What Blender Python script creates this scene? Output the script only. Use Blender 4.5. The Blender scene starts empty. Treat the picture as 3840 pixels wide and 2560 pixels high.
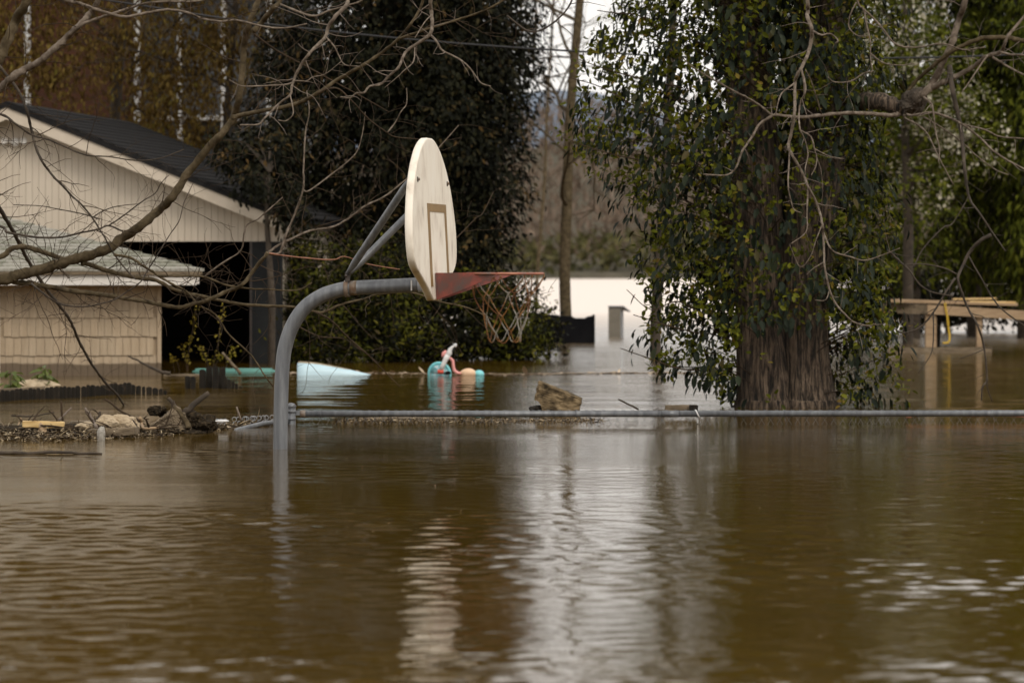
import bpy, bmesh, math, random
import numpy as np
from mathutils import Vector, Matrix
from math import radians as R

random.seed(7); rng = np.random.default_rng(7)
sc = bpy.context.scene
C = sc.collection

# ------------------------------------------------------------------ camera, sky, sun, exposure
F = 15000.0           # focal length in pixels of the 3840 px wide picture
HZ = 1025.0           # picture row of the horizon
CH = 1.07             # camera height above the flood water
cd = bpy.data.cameras.new('camera'); cam = bpy.data.objects.new('camera', cd); C.objects.link(cam)
cam.location = (0, 0, CH); cam.rotation_euler = (R(90), 0, 0)
cd.sensor_width = 36.0; cd.lens = F / 3840 * 36.0
cd.shift_y = -(1280 - HZ) / 3840
cd.clip_start = 0.5; cd.clip_end = 6000
cd.dof.use_dof = True; cd.dof.focus_distance = 24.6; cd.dof.aperture_fstop = 5.0
sc.camera = cam

SUN_EL, SUN_AZ = 42, 153      # azimuth clockwise from +Y (view direction): behind the camera, to the right
w = bpy.data.worlds.new('World'); sc.world = w; w.use_nodes = True
nt = w.node_tree; nt.nodes.clear()
sky = nt.nodes.new('ShaderNodeTexSky'); sky.sky_type = 'NISHITA'; sky.sun_disc = False
sky.sun_elevation = R(SUN_EL); sky.sun_rotation = R(SUN_AZ); sky.air_density = 1.0; sky.dust_density = 4.0; sky.ozone_density = 1.0
hs = nt.nodes.new('ShaderNodeHueSaturation'); hs.inputs['Saturation'].default_value = 0.08
ov = nt.nodes.new('ShaderNodeMix'); ov.data_type = 'RGBA'; ov.inputs[0].default_value = 0.8   # even cloud cover over the clear sky
ov.inputs[7].default_value = (8.95, 8.65, 8.25, 1)
bg = nt.nodes.new('ShaderNodeBackground'); bg.inputs['Strength'].default_value = 0.15
wo = nt.nodes.new('ShaderNodeOutputWorld')
nt.links.new(sky.outputs[0], hs.inputs['Color']); nt.links.new(hs.outputs[0], ov.inputs[6])
nt.links.new(ov.outputs[2], bg.inputs['Color']); nt.links.new(bg.outputs[0], wo.inputs['Surface'])
sl = bpy.data.lights.new('sun', 'SUN'); so = bpy.data.objects.new('sun', sl); C.objects.link(so)
sl.energy = 1.35; sl.angle = R(22); sl.color = (1.0, 0.92, 0.80)
az, el = R(SUN_AZ), R(SUN_EL)
tosun = Vector((math.sin(az) * math.cos(el), math.cos(az) * math.cos(el), math.sin(el)))
so.rotation_euler = tosun.to_track_quat('Z', 'Y').to_euler(); so.location = tosun * 50
vs = sc.view_settings; vs.view_transform = 'Standard'; vs.look = 'None'; vs.exposure = -0.12; vs.gamma = 1.0
vs.use_curve_mapping = False
sc.render.engine = 'CYCLES'
sc.cycles.use_denoising = True
sc.cycles.max_bounces = 6; sc.cycles.transparent_max_bounces = 4
sc.cycles.caustics_reflective = False; sc.cycles.caustics_refractive = False

# ------------------------------------------------------------------ helpers
def W(px, py, Y):
    return Vector(((px - 1920) * Y / F, Y, CH - (py - HZ) * Y / F))
def YW(py):                       # distance of the water surface seen at row py
    return CH * F / (py - HZ)
def tag(o, label=None, cat=None, group=None, kind=None):
    if label: o['label'] = label
    if cat: o['category'] = cat
    if group: o['group'] = group
    if kind: o['kind'] = kind
    return o
def empty(name, loc=(0, 0, 0), rz=0.0):
    o = bpy.data.objects.new(name, None); C.objects.link(o); o.location = loc; o.rotation_euler = (0, 0, rz)
    o.empty_display_size = 0.1
    return o
def link(name, me, mat=None, parent=None, smooth=False):
    o = bpy.data.objects.new(name, me); C.objects.link(o)
    if mat is not None and not me.materials: me.materials.append(mat)
    if parent is not None: o.parent = parent
    if smooth: me.polygons.foreach_set('use_smooth', [True] * len(me.polygons))
    return o

class MB:
    """collects shapes; build() links them as one mesh object"""
    def __init__(s): s.v = []; s.f = []
    def add(s, v, f):
        n = len(s.v); s.v += [tuple(p) for p in v]; s.f += [tuple(i + n for i in q) for q in f]; return s
    def box(s, x0, x1, y0, y1, z0, z1, M=None):
        v = [Vector((x, y, z)) for z in (z0, z1) for y in (y0, y1) for x in (x0, x1)]
        if M is not None: v = [M @ p for p in v]
        return s.add(v, [(0, 2, 3, 1), (4, 5, 7, 6), (0, 1, 5, 4), (2, 6, 7, 3), (0, 4, 6, 2), (1, 3, 7, 5)])
    def tube(s, pts, rad, n=8, cap=True):
        pts = [Vector(p) for p in pts]; m = len(pts)
        if not hasattr(rad, '__len__'): rad = [rad] * m
        t = (pts[1] - pts[0]).normalized()
        a = t.cross(Vector((0, 0, 1)))
        if a.length < 1e-3: a = t.cross(Vector((1, 0, 0)))
        a.normalize(); V = []; Fc = []
        for i in range(m):
            if 0 < i < m - 1: t = (pts[i + 1] - pts[i - 1])
            elif i == m - 1: t = pts[i] - pts[i - 1]
            else: t = pts[1] - pts[0]
            if t.length < 1e-9: t = Vector((0, 0, 1))
            t.normalize(); a = (a - t * a.dot(t))
            if a.length < 1e-6: a = t.orthogonal()
            a.normalize(); b = t.cross(a)
            for k in range(n):
                c = 2 * math.pi * k / n
                V.append(pts[i] + (a * math.cos(c) + b * math.sin(c)) * rad[i])
        for i in range(m - 1):
            for k in range(n):
                k2 = (k + 1) % n
                Fc.append((i * n + k, i * n + k2, (i + 1) * n + k2, (i + 1) * n + k))
        if cap:
            Fc.append(tuple(range(n - 1, -1, -1))); Fc.append(tuple(range((m - 1) * n, m * n)))
        return s.add(V, Fc)
    def mesh(s, name):
        me = bpy.data.meshes.new(name); me.from_pydata(s.v, [], s.f); me.update(); return me
    def build(s, name, mat, parent=None, smooth=False, bevel=0.0, fix=False):
        me = s.mesh(name)
        if bevel or fix:
            bm = bmesh.new(); bm.from_mesh(me)
            bmesh.ops.recalc_face_normals(bm, faces=bm.faces)
            if bevel: bmesh.ops.bevel(bm, geom=list(bm.edges), offset=bevel, segments=2, affect='EDGES', clamp_overlap=True)
            bm.to_mesh(me); bm.free()
        return link(name, me, mat, parent, smooth)

def spline(pts, sub=5):
    """Catmull-Rom through tuples of any length"""
    P = [np.array(p, float) for p in pts]
    if len(P) < 3: return [P[0] + (P[1] - P[0]) * i / sub for i in range(sub + 1)]
    P = [2 * P[0] - P[1]] + P + [2 * P[-1] - P[-2]]
    out = []
    for i in range(1, len(P) - 2):
        for k in range(sub):
            t = k / sub
            out.append(0.5 * ((2 * P[i]) + (-P[i - 1] + P[i + 1]) * t + (2 * P[i - 1] - 5 * P[i] + 4 * P[i + 1] - P[i + 2]) * t * t
                              + (-P[i - 1] + 3 * P[i] - 3 * P[i + 1] + P[i + 2]) * t ** 3))
    out.append(P[-2]); return out

# ------------------------------------------------------------------ materials
def new_mat(name):
    m = bpy.data.materials.new(name); m.use_nodes = True; t = m.node_tree
    return m, t, t.nodes['Principled BSDF'], t.nodes['Material Output']
def N(t, kind, **kw):
    n = t.nodes.new(kind)
    for k, v in kw.items():
        if k in n.inputs.keys() if hasattr(n.inputs, 'keys') else False: n.inputs[k].default_value = v
        else: setattr(n, k, v)
    return n
def ramp(t, fac, stops):
    r = t.nodes.new('ShaderNodeValToRGB'); e = r.color_ramp.elements
    while len(e) < len(stops): e.new(0.5)
    for el_, (p, c) in zip(e, stops): el_.position = p; el_.color = (*c, 1)
    if fac is not None: t.links.new(fac, r.inputs[0])
    return r
def surf(name, stops, scale=6, rough=0.7, bump=0.0, bscale=None, stretch=(1, 1, 1), detail=6, metallic=0, spec=0.5, dist=0.0, gen=False):
    """a noise-mottled surface in object space"""
    m, t, p, o = new_mat(name)
    tc = t.nodes.new('ShaderNodeTexCoord'); mp = t.nodes.new('ShaderNodeMapping'); mp.inputs['Scale'].default_value = stretch
    t.links.new(tc.outputs['Object'], mp.inputs[0])
    n = N(t, 'ShaderNodeTexNoise', Scale=scale, Detail=detail, Roughness=0.6, Distortion=dist); t.links.new(mp.outputs[0], n.inputs['Vector'])
    r = ramp(t, n.outputs['Fac'], stops); t.links.new(r.outputs[0], p.inputs['Base Color'])
    p.inputs['Roughness'].default_value = rough; p.inputs['Metallic'].default_value = metallic
    p.inputs['Specular IOR Level'].default_value = spec
    if bump:
        b = N(t, 'ShaderNodeBump', Strength=1.0, Distance=bump)
        n2 = N(t, 'ShaderNodeTexNoise', Scale=bscale or scale * 3, Detail=5); t.links.new(mp.outputs[0], n2.inputs['Vector'])
        t.links.new(n2.outputs['Fac'], b.inputs['Height']); t.links.new(b.outputs[0], p.inputs['Normal'])
    return m
def leaf_mat(name, stops, rough=0.45, trans=0.25, spec=0.4):
    m, t, p, o = new_mat(name)
    g = t.nodes.new('ShaderNodeNewGeometry'); oi = t.nodes.new('ShaderNodeObjectInfo')
    a = N(t, 'ShaderNodeMath', operation='ADD'); t.links.new(g.outputs['Random Per Island'], a.inputs[0]); t.links.new(oi.outputs['Random'], a.inputs[1])
    fr = N(t, 'ShaderNodeMath', operation='FRACT'); t.links.new(a.outputs[0], fr.inputs[0])
    r = ramp(t, fr.outputs[0], stops); t.links.new(r.outputs[0], p.inputs['Base Color'])
    p.inputs['Roughness'].default_value = rough; p.inputs['Specular IOR Level'].default_value = spec
    if trans:
        tr = t.nodes.new('ShaderNodeBsdfTranslucent'); t.links.new(r.outputs[0], tr.inputs['Color'])
        mx = N(t, 'ShaderNodeMixShader'); mx.inputs[0].default_value = trans
        t.links.new(p.outputs[0], mx.inputs[1]); t.links.new(tr.outputs[0], mx.inputs[2]); t.links.new(mx.outputs[0], o.inputs[0])
    return m

M = {}
M['bark_olive'] = surf('bark_olive', [(0.3, (0.032, 0.023, 0.012)), (0.52, (0.085, 0.063, 0.034)), (0.75, (0.15, 0.115, 0.072))], 16, 0.9, 0.006, 50, detail=9, spec=0.2)
M['bark_grey'] = surf('bark_grey', [(0.3, (0.055, 0.040, 0.028)), (0.52, (0.15, 0.118, 0.09)), (0.8, (0.29, 0.24, 0.195))], 22, 0.9, 0.004, 70, detail=9, spec=0.2)
M['bark_dark'] = surf('bark_dark', [(0.3, (0.022, 0.016, 0.010)), (0.6, (0.06, 0.044, 0.030)), (0.8, (0.10, 0.08, 0.055))], 10, 0.9, 0.004, 40)
M['twig_brown'] = surf('twig_brown', [(0.3, (0.025, 0.016, 0.009)), (0.6, (0.06, 0.040, 0.024)), (0.8, (0.11, 0.08, 0.052))], 8, 0.85, spec=0.2)
M['twig_pale'] = surf('twig_pale', [(0.3, (0.09, 0.065, 0.048)), (0.6, (0.19, 0.15, 0.12)), (0.8, (0.30, 0.25, 0.21))], 10, 0.85)
def trunk_bark():
    m, t, p, o = new_mat('furrowed_bark')
    tc = t.nodes.new('ShaderNodeTexCoord'); mp = t.nodes.new('ShaderNodeMapping'); mp.inputs['Scale'].default_value = (15, 15, 1.7)
    t.links.new(tc.outputs['Object'], mp.inputs[0])
    n = N(t, 'ShaderNodeTexNoise', Scale=2.6, Detail=8, Roughness=0.66, Distortion=0.35); t.links.new(mp.outputs[0], n.inputs['Vector'])
    n2 = N(t, 'ShaderNodeTexNoise', Scale=2.0, Detail=3); t.links.new(tc.outputs['Object'], n2.inputs['Vector'])
    r = ramp(t, n.outputs['Fac'], [(0.38, (0.010, 0.007, 0.004)), (0.47, (0.06, 0.042, 0.028)), (0.57, (0.19, 0.138, 0.096)), (0.72, (0.33, 0.25, 0.18))])
    mx = N(t, 'ShaderNodeMix', data_type='RGBA', blend_type='MULTIPLY'); mx.inputs[0].default_value = 0.7
    r2 = ramp(t, n2.outputs['Fac'], [(0.35, (0.45, 0.4, 0.36)), (0.65, (1, 0.98, 0.95))])
    t.links.new(r.outputs[0], mx.inputs[6]); t.links.new(r2.outputs[0], mx.inputs[7]); t.links.new(mx.outputs[2], p.inputs['Base Color'])
    b = N(t, 'ShaderNodeBump', Strength=1.0, Distance=0.05); t.links.new(n.outputs['Fac'], b.inputs['Height']); t.links.new(b.outputs[0], p.inputs['Normal'])
    p.inputs['Roughness'].default_value = 0.9
    return m
M['trunk'] = trunk_bark()
M['galv'] = surf('galvanised', [(0.3, (0.10, 0.105, 0.115)), (0.55, (0.165, 0.172, 0.182)), (0.8, (0.27, 0.275, 0.28))], 9, 0.42, 0.0006, 120, stretch=(3, 3, .35), metallic=0.35, detail=10)
M['galv_rust'] = surf('galvanised_rusty', [(0.38, (0.12, 0.055, 0.022)), (0.5, (0.20, 0.15, 0.11)), (0.66, (0.30, 0.31, 0.32))], 9, 0.6, metallic=0.2)
M['board'] = surf('board_cream', [(0.27, (0.36, 0.31, 0.25)), (0.37, (0.68, 0.60, 0.50)), (0.5, (0.82, 0.75, 0.64)), (0.8, (0.87, 0.82, 0.73))], 4.2, 0.6, stretch=(1.5, 1.5, .8), detail=11)
M['board_back'] = surf('board_dirt', [(0.3, (0.30, 0.25, 0.18)), (0.7, (0.7, 0.62, 0.5))], 4, 0.7)
M['brown_line'] = surf('brown_line', [(0.3, (0.19, 0.115, 0.04)), (0.7, (0.29, 0.18, 0.07))], 6, 0.6)
M['red_metal'] = surf('worn_red_paint', [(0.36, (0.11, 0.085, 0.08)), (0.48, (0.17, 0.07, 0.06)), (0.6, (0.31, 0.075, 0.058)), (0.75, (0.40, 0.11, 0.085))], 7, 0.55, 0.0005, 80, detail=6)
M['orange_metal'] = surf('worn_orange_paint', [(0.36, (0.16, 0.11, 0.095)), (0.55, (0.30, 0.10, 0.06)), (0.7, (0.40, 0.17, 0.10))], 9, 0.5)
M['chain'] = surf('rusty_chain', [(0.42, (0.13, 0.045, 0.008)), (0.52, (0.26, 0.11, 0.02)), (0.60, (0.30, 0.27, 0.23)), (0.78, (0.5, 0.48, 0.44))], 6, 0.45, metallic=0.4, detail=3)
M['steel_dark'] = surf('dark_steel', [(0.3, (0.03, 0.026, 0.024)), (0.7, (0.08, 0.06, 0.05))], 20, 0.6)
M['white_plastic'] = surf('white_plastic', [(0.3, (0.62, 0.61, 0.60)), (0.7, (0.78, 0.78, 0.78))], 5, 0.4)
M['taupe'] = surf('taupe_paint', [(0.3, (0.50, 0.425, 0.335)), (0.7, (0.58, 0.50, 0.405))], 3, 0.75, stretch=(1, 1, .4))
M['trim'] = surf('trim_paint', [(0.28, (0.26, 0.20, 0.14)), (0.38, (0.50, 0.425, 0.335)), (0.7, (0.59, 0.51, 0.415))], 5, 0.7, stretch=(1, 1, 1), detail=8)
M['white_trim'] = surf('white_trim', [(0.3, (0.58, 0.53, 0.47)), (0.7, (0.74, 0.71, 0.67))], 4, 0.6, detail=7)
M['shingle_wall'] = surf('painted_shingle', [(0.3, (0.345, 0.26, 0.17)), (0.7, (0.45, 0.35, 0.24))], 5, 0.8, 0.002, 60, stretch=(4, 1, .4))
M['shingle_wall2'] = surf('painted_shingle_grey', [(0.3, (0.33, 0.25, 0.165)), (0.7, (0.425, 0.335, 0.232))], 5, 0.8, 0.002, 60, stretch=(4, 1, .4))
M['wet_band'] = surf('wet_shingle', [(0.3, (0.13, 0.09, 0.055)), (0.7, (0.18, 0.13, 0.08))], 5, 0.5)
M['roof_grey'] = surf('grey_shingle', [(0.3, (0.16, 0.15, 0.12)), (0.5, (0.29, 0.275, 0.235)), (0.75, (0.42, 0.40, 0.35))], 30, 0.9, 0.002, 200, detail=8)
M['roof_grey2'] = surf('grey_shingle_mossy', [(0.3, (0.10, 0.10, 0.07)), (0.5, (0.20, 0.195, 0.15)), (0.75, (0.33, 0.32, 0.27))], 24, 0.9, 0.002, 200, detail=8)
M['roof_dark'] = surf('dark_shingle', [(0.3, (0.010, 0.0095, 0.010)), (0.6, (0.019, 0.018, 0.018)), (0.8, (0.03, 0.028, 0.028))], 14, 0.95, 0.002, 100, spec=0.12)
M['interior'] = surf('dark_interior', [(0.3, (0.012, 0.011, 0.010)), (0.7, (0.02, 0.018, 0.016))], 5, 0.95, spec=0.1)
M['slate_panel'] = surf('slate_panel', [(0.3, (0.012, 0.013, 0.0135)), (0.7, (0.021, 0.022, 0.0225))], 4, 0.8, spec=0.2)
M['wood_dark'] = surf('wet_dark_wood', [(0.3, (0.006, 0.005, 0.003)), (0.6, (0.018, 0.013, 0.008)), (0.8, (0.06, 0.043, 0.026))], 5, 0.75, 0.003, 40, stretch=(5, 5, .6), spec=0.25)
M['wood_weathered'] = surf('weathered_wood', [(0.3, (0.07, 0.05, 0.03)), (0.55, (0.18, 0.135, 0.085)), (0.8, (0.30, 0.235, 0.16))], 6, 0.85, 0.003, 40, stretch=(1, 4, 4), detail=8)
M['wood_fresh'] = surf('fresh_lumber', [(0.3, (0.24, 0.155, 0.085)), (0.7, (0.40, 0.28, 0.165))], 5, 0.7, stretch=(1, 6, 6))
M['timber_mottled'] = surf('mottled_timber', [(0.36, (0.025, 0.018, 0.010)), (0.46, (0.10, 0.072, 0.040)), (0.6, (0.22, 0.16, 0.09)), (0.8, (0.34, 0.26, 0.16))], 11, 0.9, 0.004, 60, stretch=(1, 2, 1.6), detail=9, spec=0.2)
M['wood_yellow'] = surf('yellow_plank', [(0.3, (0.45, 0.29, 0.10)), (0.6, (0.66, 0.47, 0.22)), (0.8, (0.72, 0.55, 0.30))], 6, 0.6, stretch=(1, 6, 6))
M['tan_foam'] = surf('sandy_tan', [(0.3, (0.27, 0.20, 0.12)), (0.55, (0.42, 0.33, 0.22)), (0.8, (0.55, 0.45, 0.32))], 14, 0.95, 0.012, 30)
M['muck'] = surf('drift_muck', [(0.3, (0.008, 0.006, 0.004)), (0.55, (0.035, 0.025, 0.014)), (0.8, (0.12, 0.085, 0.05))], 40, 0.95, 0.02, 70, spec=0.15)
M['straw'] = leaf_mat('drift_litter_mix', [(0.0, (0.03, 0.02, 0.012)), (0.4, (0.09, 0.065, 0.04)), (0.7, (0.2, 0.15, 0.09)), (0.93, (0.4, 0.31, 0.19)), (1.0, (0.5, 0.42, 0.3))], 0.85, 0)
M['foam_tan'] = leaf_mat('tan_scum', [(0.0, (0.30, 0.225, 0.15)), (1.0, (0.48, 0.38, 0.28))], 0.9, 0, 0.1)
M['blue_plastic'] = surf('pale_blue_plastic', [(0.3, (0.42, 0.58, 0.66)), (0.7, (0.52, 0.70, 0.78))], 3, 0.45, stretch=(1, 1, 3))
M['teal_plastic'] = surf('teal_plastic', [(0.3, (0.08, 0.24, 0.21)), (0.7, (0.13, 0.33, 0.29))], 4, 0.5)
M['cyan_plastic'] = surf('cyan_plastic', [(0.3, (0.16, 0.52, 0.56)), (0.7, (0.22, 0.62, 0.66))], 6, 0.4)
M['cyan_print'] = surf('printed_disc', [(0.3, (0.10, 0.26, 0.28)), (0.5, (0.22, 0.48, 0.52)), (0.62, (0.5, 0.58, 0.62)), (0.72, (0.62, 0.5, 0.36))], 22, 0.4, detail=1)
M['pink_plastic'] = surf('pink_plastic', [(0.3, (0.72, 0.27, 0.25)), (0.7, (0.80, 0.36, 0.33))], 5, 0.45)
M['red_plastic'] = surf('red_plastic', [(0.3, (0.62, 0.07, 0.04)), (0.7, (0.74, 0.11, 0.06))], 5, 0.4)
M['peach_plastic'] = surf('peach_plastic', [(0.3, (0.68, 0.43, 0.26)), (0.7, (0.76, 0.53, 0.35))], 5, 0.5)
M['clear_plastic'] = surf('cloudy_plastic', [(0.3, (0.20, 0.18, 0.15)), (0.7, (0.42, 0.39, 0.34))], 40, 0.4)
M['black'] = surf('black_sheet', [(0.3, (0.004, 0.004, 0.005)), (0.7, (0.009, 0.009, 0.010))], 5, 0.8, spec=0.08)
M['box_grey'] = surf('box_grey', [(0.3, (0.17, 0.15, 0.115)), (0.7, (0.24, 0.215, 0.175))], 5, 0.7)
M['box_side'] = surf('box_side', [(0.3, (0.30, 0.31, 0.33)), (0.7, (0.38, 0.39, 0.41))], 5, 0.6)
M['yellow_strap'] = surf('yellow_strap', [(0.3, (0.55, 0.34, 0.02)), (0.7, (0.66, 0.43, 0.04))], 6, 0.6)
M['rust_stick'] = surf('russet_wood', [(0.3, (0.22, 0.09, 0.05)), (0.7, (0.34, 0.16, 0.10))], 6, 0.7)
M['cable'] = surf('cable_black', [(0.3, (0.01, 0.01, 0.012)), (0.7, (0.016, 0.016, 0.018))], 5, 0.6)
M['house_grey'] = surf('house_grey', [(0.3, (0.07, 0.074, 0.08)), (0.7, (0.10, 0.105, 0.112))], 3, 0.7)
def brick_mat():
    m, t, p, o = new_mat('far_brick')
    tc = t.nodes.new('ShaderNodeTexCoord'); mp = t.nodes.new('ShaderNodeMapping'); mp.inputs['Rotation'].default_value = (R(90), 0, 0)
    t.links.new(tc.outputs['Object'], mp.inputs[0])
    b = t.nodes.new('ShaderNodeTexBrick'); b.inputs['Scale'].default_value = 5; b.inputs['Color1'].default_value = (0.062, 0.021, 0.009, 1)
    b.inputs['Color2'].default_value = (0.10, 0.033, 0.014, 1); b.inputs['Mortar'].default_value = (0.06, 0.036, 0.024, 1); b.inputs['Mortar Size'].default_value = 0.02
    t.links.new(mp.outputs[0], b.inputs['Vector']); t.links.new(b.outputs['Color'], p.inputs['Base Color']); p.inputs['Roughness'].default_value = 0.9
    return m
M['brick'] = brick_mat()
# leaves
M['ivy_dark'] = leaf_mat('ivy_dark_leaf', [(0.0, (0.006, 0.010, 0.005)), (0.6, (0.013, 0.020, 0.0095)), (0.9, (0.028, 0.036, 0.017)), (1.0, (0.06, 0.045, 0.012))], 0.5, 0.08, 0.14)
M['ivy_young'] = leaf_mat('ivy_young_leaf', [(0.0, (0.035, 0.042, 0.004)), (0.5, (0.088, 0.098, 0.006)), (0.9, (0.16, 0.165, 0.012)), (1.0, (0.22, 0.14, 0.03))], 0.6, 0.35, 0.15)
M['evergreen'] = leaf_mat('evergreen_leaf', [(0.0, (0.003, 0.0035, 0.0015)), (0.55, (0.0075, 0.008, 0.0035)), (0.88, (0.017, 0.017, 0.007)), (0.97, (0.038, 0.03, 0.011)), (1.0, (0.06, 0.042, 0.018))], 0.6, 0.06, 0.08)
M['evergreen_tan'] = leaf_mat('fading_ivy_leaf', [(0.0, (0.014, 0.014, 0.006)), (0.5, (0.035, 0.027, 0.009)), (0.85, (0.085, 0.05, 0.015)), (1.0, (0.13, 0.08, 0.03))], 0.7, 0.15, 0.12)
M['bush'] = leaf_mat('bush_leaf', [(0.0, (0.02, 0.024, 0.004)), (0.5, (0.055, 0.058, 0.006)), (0.9, (0.11, 0.105, 0.010)), (1.0, (0.15, 0.13, 0.02))], 0.7, 0.2, 0.1)
M['ochre'] = leaf_mat('ochre_bud_leaf', [(0.0, (0.06, 0.034, 0.008)), (0.5, (0.12, 0.072, 0.016)), (0.9, (0.20, 0.135, 0.032)), (1.0, (0.19, 0.16, 0.03))], 0.7, 0.35, 0.15)
M['conifer'] = leaf_mat('conifer_spray', [(0.0, (0.03, 0.038, 0.005)), (0.5, (0.066, 0.078, 0.008)), (0.9, (0.12, 0.13, 0.013)), (1.0, (0.16, 0.16, 0.025))], 0.75, 0.25, 0.1)
M['blossom'] = leaf_mat('white_blossom', [(0.0, (0.36, 0.33, 0.24)), (0.6, (0.52, 0.48, 0.37)), (1.0, (0.66, 0.62, 0.5))], 0.7, 0.3, 0.2)
M['bright_leaf'] = leaf_mat('sprout_leaf', [(0.0, (0.07, 0.10, 0.02)), (1.0, (0.16, 0.19, 0.04))], 0.5, 0.3)
M['yellow_bud'] = leaf_mat('yellow_bud', [(0.0, (0.22, 0.16, 0.01)), (1.0, (0.36, 0.28, 0.03))], 0.6, 0.3)
M['far_brown'] = leaf_mat('far_bare_wood', [(0.0, (0.11, 0.08, 0.058)), (0.5, (0.165, 0.122, 0.09)), (1.0, (0.23, 0.175, 0.135))], 0.9, 0.2, 0.1)
M['far_green'] = leaf_mat('far_spring_green', [(0.0, (0.05, 0.052, 0.02)), (0.5, (0.08, 0.077, 0.03)), (1.0, (0.12, 0.105, 0.05))], 0.9, 0.2, 0.1)
M['far_bank'] = surf('far_bank', [(0.3, (0.08, 0.075, 0.05)), (0.7, (0.13, 0.11, 0.08))], 0.05, 0.95)
M['far_ridge'] = surf('far_ridge', [(0.3, (0.10, 0.135, 0.19)), (0.7, (0.14, 0.175, 0.23))], 0.01, 0.95)  # blue of distant haze put into the ridge's own colour
M['mud'] = surf('river_mud', [(0.3, (0.05, 0.036, 0.02)), (0.7, (0.09, 0.065, 0.04))], 0.5, 0.95)

def water_mat():
    m, t, p, o = new_mat('muddy_water')
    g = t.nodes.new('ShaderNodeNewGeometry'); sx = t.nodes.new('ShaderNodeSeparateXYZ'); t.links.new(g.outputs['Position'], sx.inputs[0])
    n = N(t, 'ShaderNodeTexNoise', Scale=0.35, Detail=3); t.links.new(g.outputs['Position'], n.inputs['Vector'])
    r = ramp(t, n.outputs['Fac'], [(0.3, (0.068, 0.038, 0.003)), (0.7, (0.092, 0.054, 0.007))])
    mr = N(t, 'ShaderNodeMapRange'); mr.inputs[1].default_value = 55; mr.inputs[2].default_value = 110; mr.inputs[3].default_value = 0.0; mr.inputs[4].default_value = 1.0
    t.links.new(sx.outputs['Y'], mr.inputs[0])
    mx = N(t, 'ShaderNodeMix', data_type='RGBA'); t.links.new(mr.outputs[0], mx.inputs[0]); t.links.new(r.outputs[0], mx.inputs[6]); mx.inputs[7].default_value = (0.76, 0.66, 0.58, 1)  # glare of daylight on the far river, put into its base colour
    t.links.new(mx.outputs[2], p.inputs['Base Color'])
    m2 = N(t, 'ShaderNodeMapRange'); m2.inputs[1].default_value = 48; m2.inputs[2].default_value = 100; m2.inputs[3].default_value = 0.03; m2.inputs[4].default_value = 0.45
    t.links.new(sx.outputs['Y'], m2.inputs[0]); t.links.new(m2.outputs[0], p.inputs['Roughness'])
    p.inputs['IOR'].default_value = 1.36
    n3 = N(t, 'ShaderNodeTexNoise', Scale=30, Detail=3, Roughness=0.6); t.links.new(g.outputs['Position'], n3.inputs['Vector'])
    b = N(t, 'ShaderNodeBump', Strength=0.8, Distance=0.0045)
    mpw = t.nodes.new('ShaderNodeMapping'); mpw.inputs['Scale'].default_value = (0.35, 1.0, 1.0); t.links.new(g.outputs['Position'], mpw.inputs[0])
    np_ = N(t, 'ShaderNodeTexNoise', Scale=0.75, Detail=4, Roughness=0.65); t.links.new(mpw.outputs[0], np_.inputs['Vector'])
    mp_ = N(t, 'ShaderNodeMapRange'); mp_.inputs[1].default_value = 0.36; mp_.inputs[2].default_value = 0.66; mp_.inputs[3].default_value = 0.30; mp_.inputs[4].default_value = 1.0   # calm and wind-ruffled patches
    t.links.new(np_.outputs['Fac'], mp_.inputs[0])
    fy = N(t, 'ShaderNodeFloatCurve'); cv = fy.mapping.curves[0]      # ripples too fine for the mesh, by reach of the water
    for q, (a_, b_) in enumerate(((0.0, .20), (.27, .22), (.38, .40), (.50, .42), (.56, 1.0), (1.0, 1.0))):
        if q < 2: cv.points[q].location = (a_, b_)
        else: cv.points.new(a_, b_)
    fy.mapping.update()
    yd = N(t, 'ShaderNodeMath', operation='DIVIDE'); t.links.new(sx.outputs['Y'], yd.inputs[0]); yd.inputs[1].default_value = 60.0
    t.links.new(yd.outputs[0], fy.inputs['Value'])
    ml = N(t, 'ShaderNodeMath', operation='MULTIPLY'); t.links.new(mp_.outputs[0], ml.inputs[0]); t.links.new(fy.outputs[0], ml.inputs[1]); t.links.new(ml.outputs[0], b.inputs['Strength']); t.links.new(n3.outputs['Fac'], b.inputs['Height']); t.links.new(b.outputs[0], p.inputs['Normal'])
    return m
M['water'] = water_mat()

# ------------------------------------------------------------------ setting: ground, water, far bank, ridge
g = MB(); g.add([(-4000, -400, -2.2), (4000, -400, -2.2), (4000, 5000, -2.2), (-4000, 5000, -2.2)], [(0, 1, 2, 3)])
tag(g.build('ground', M['mud']), kind='structure')

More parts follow.
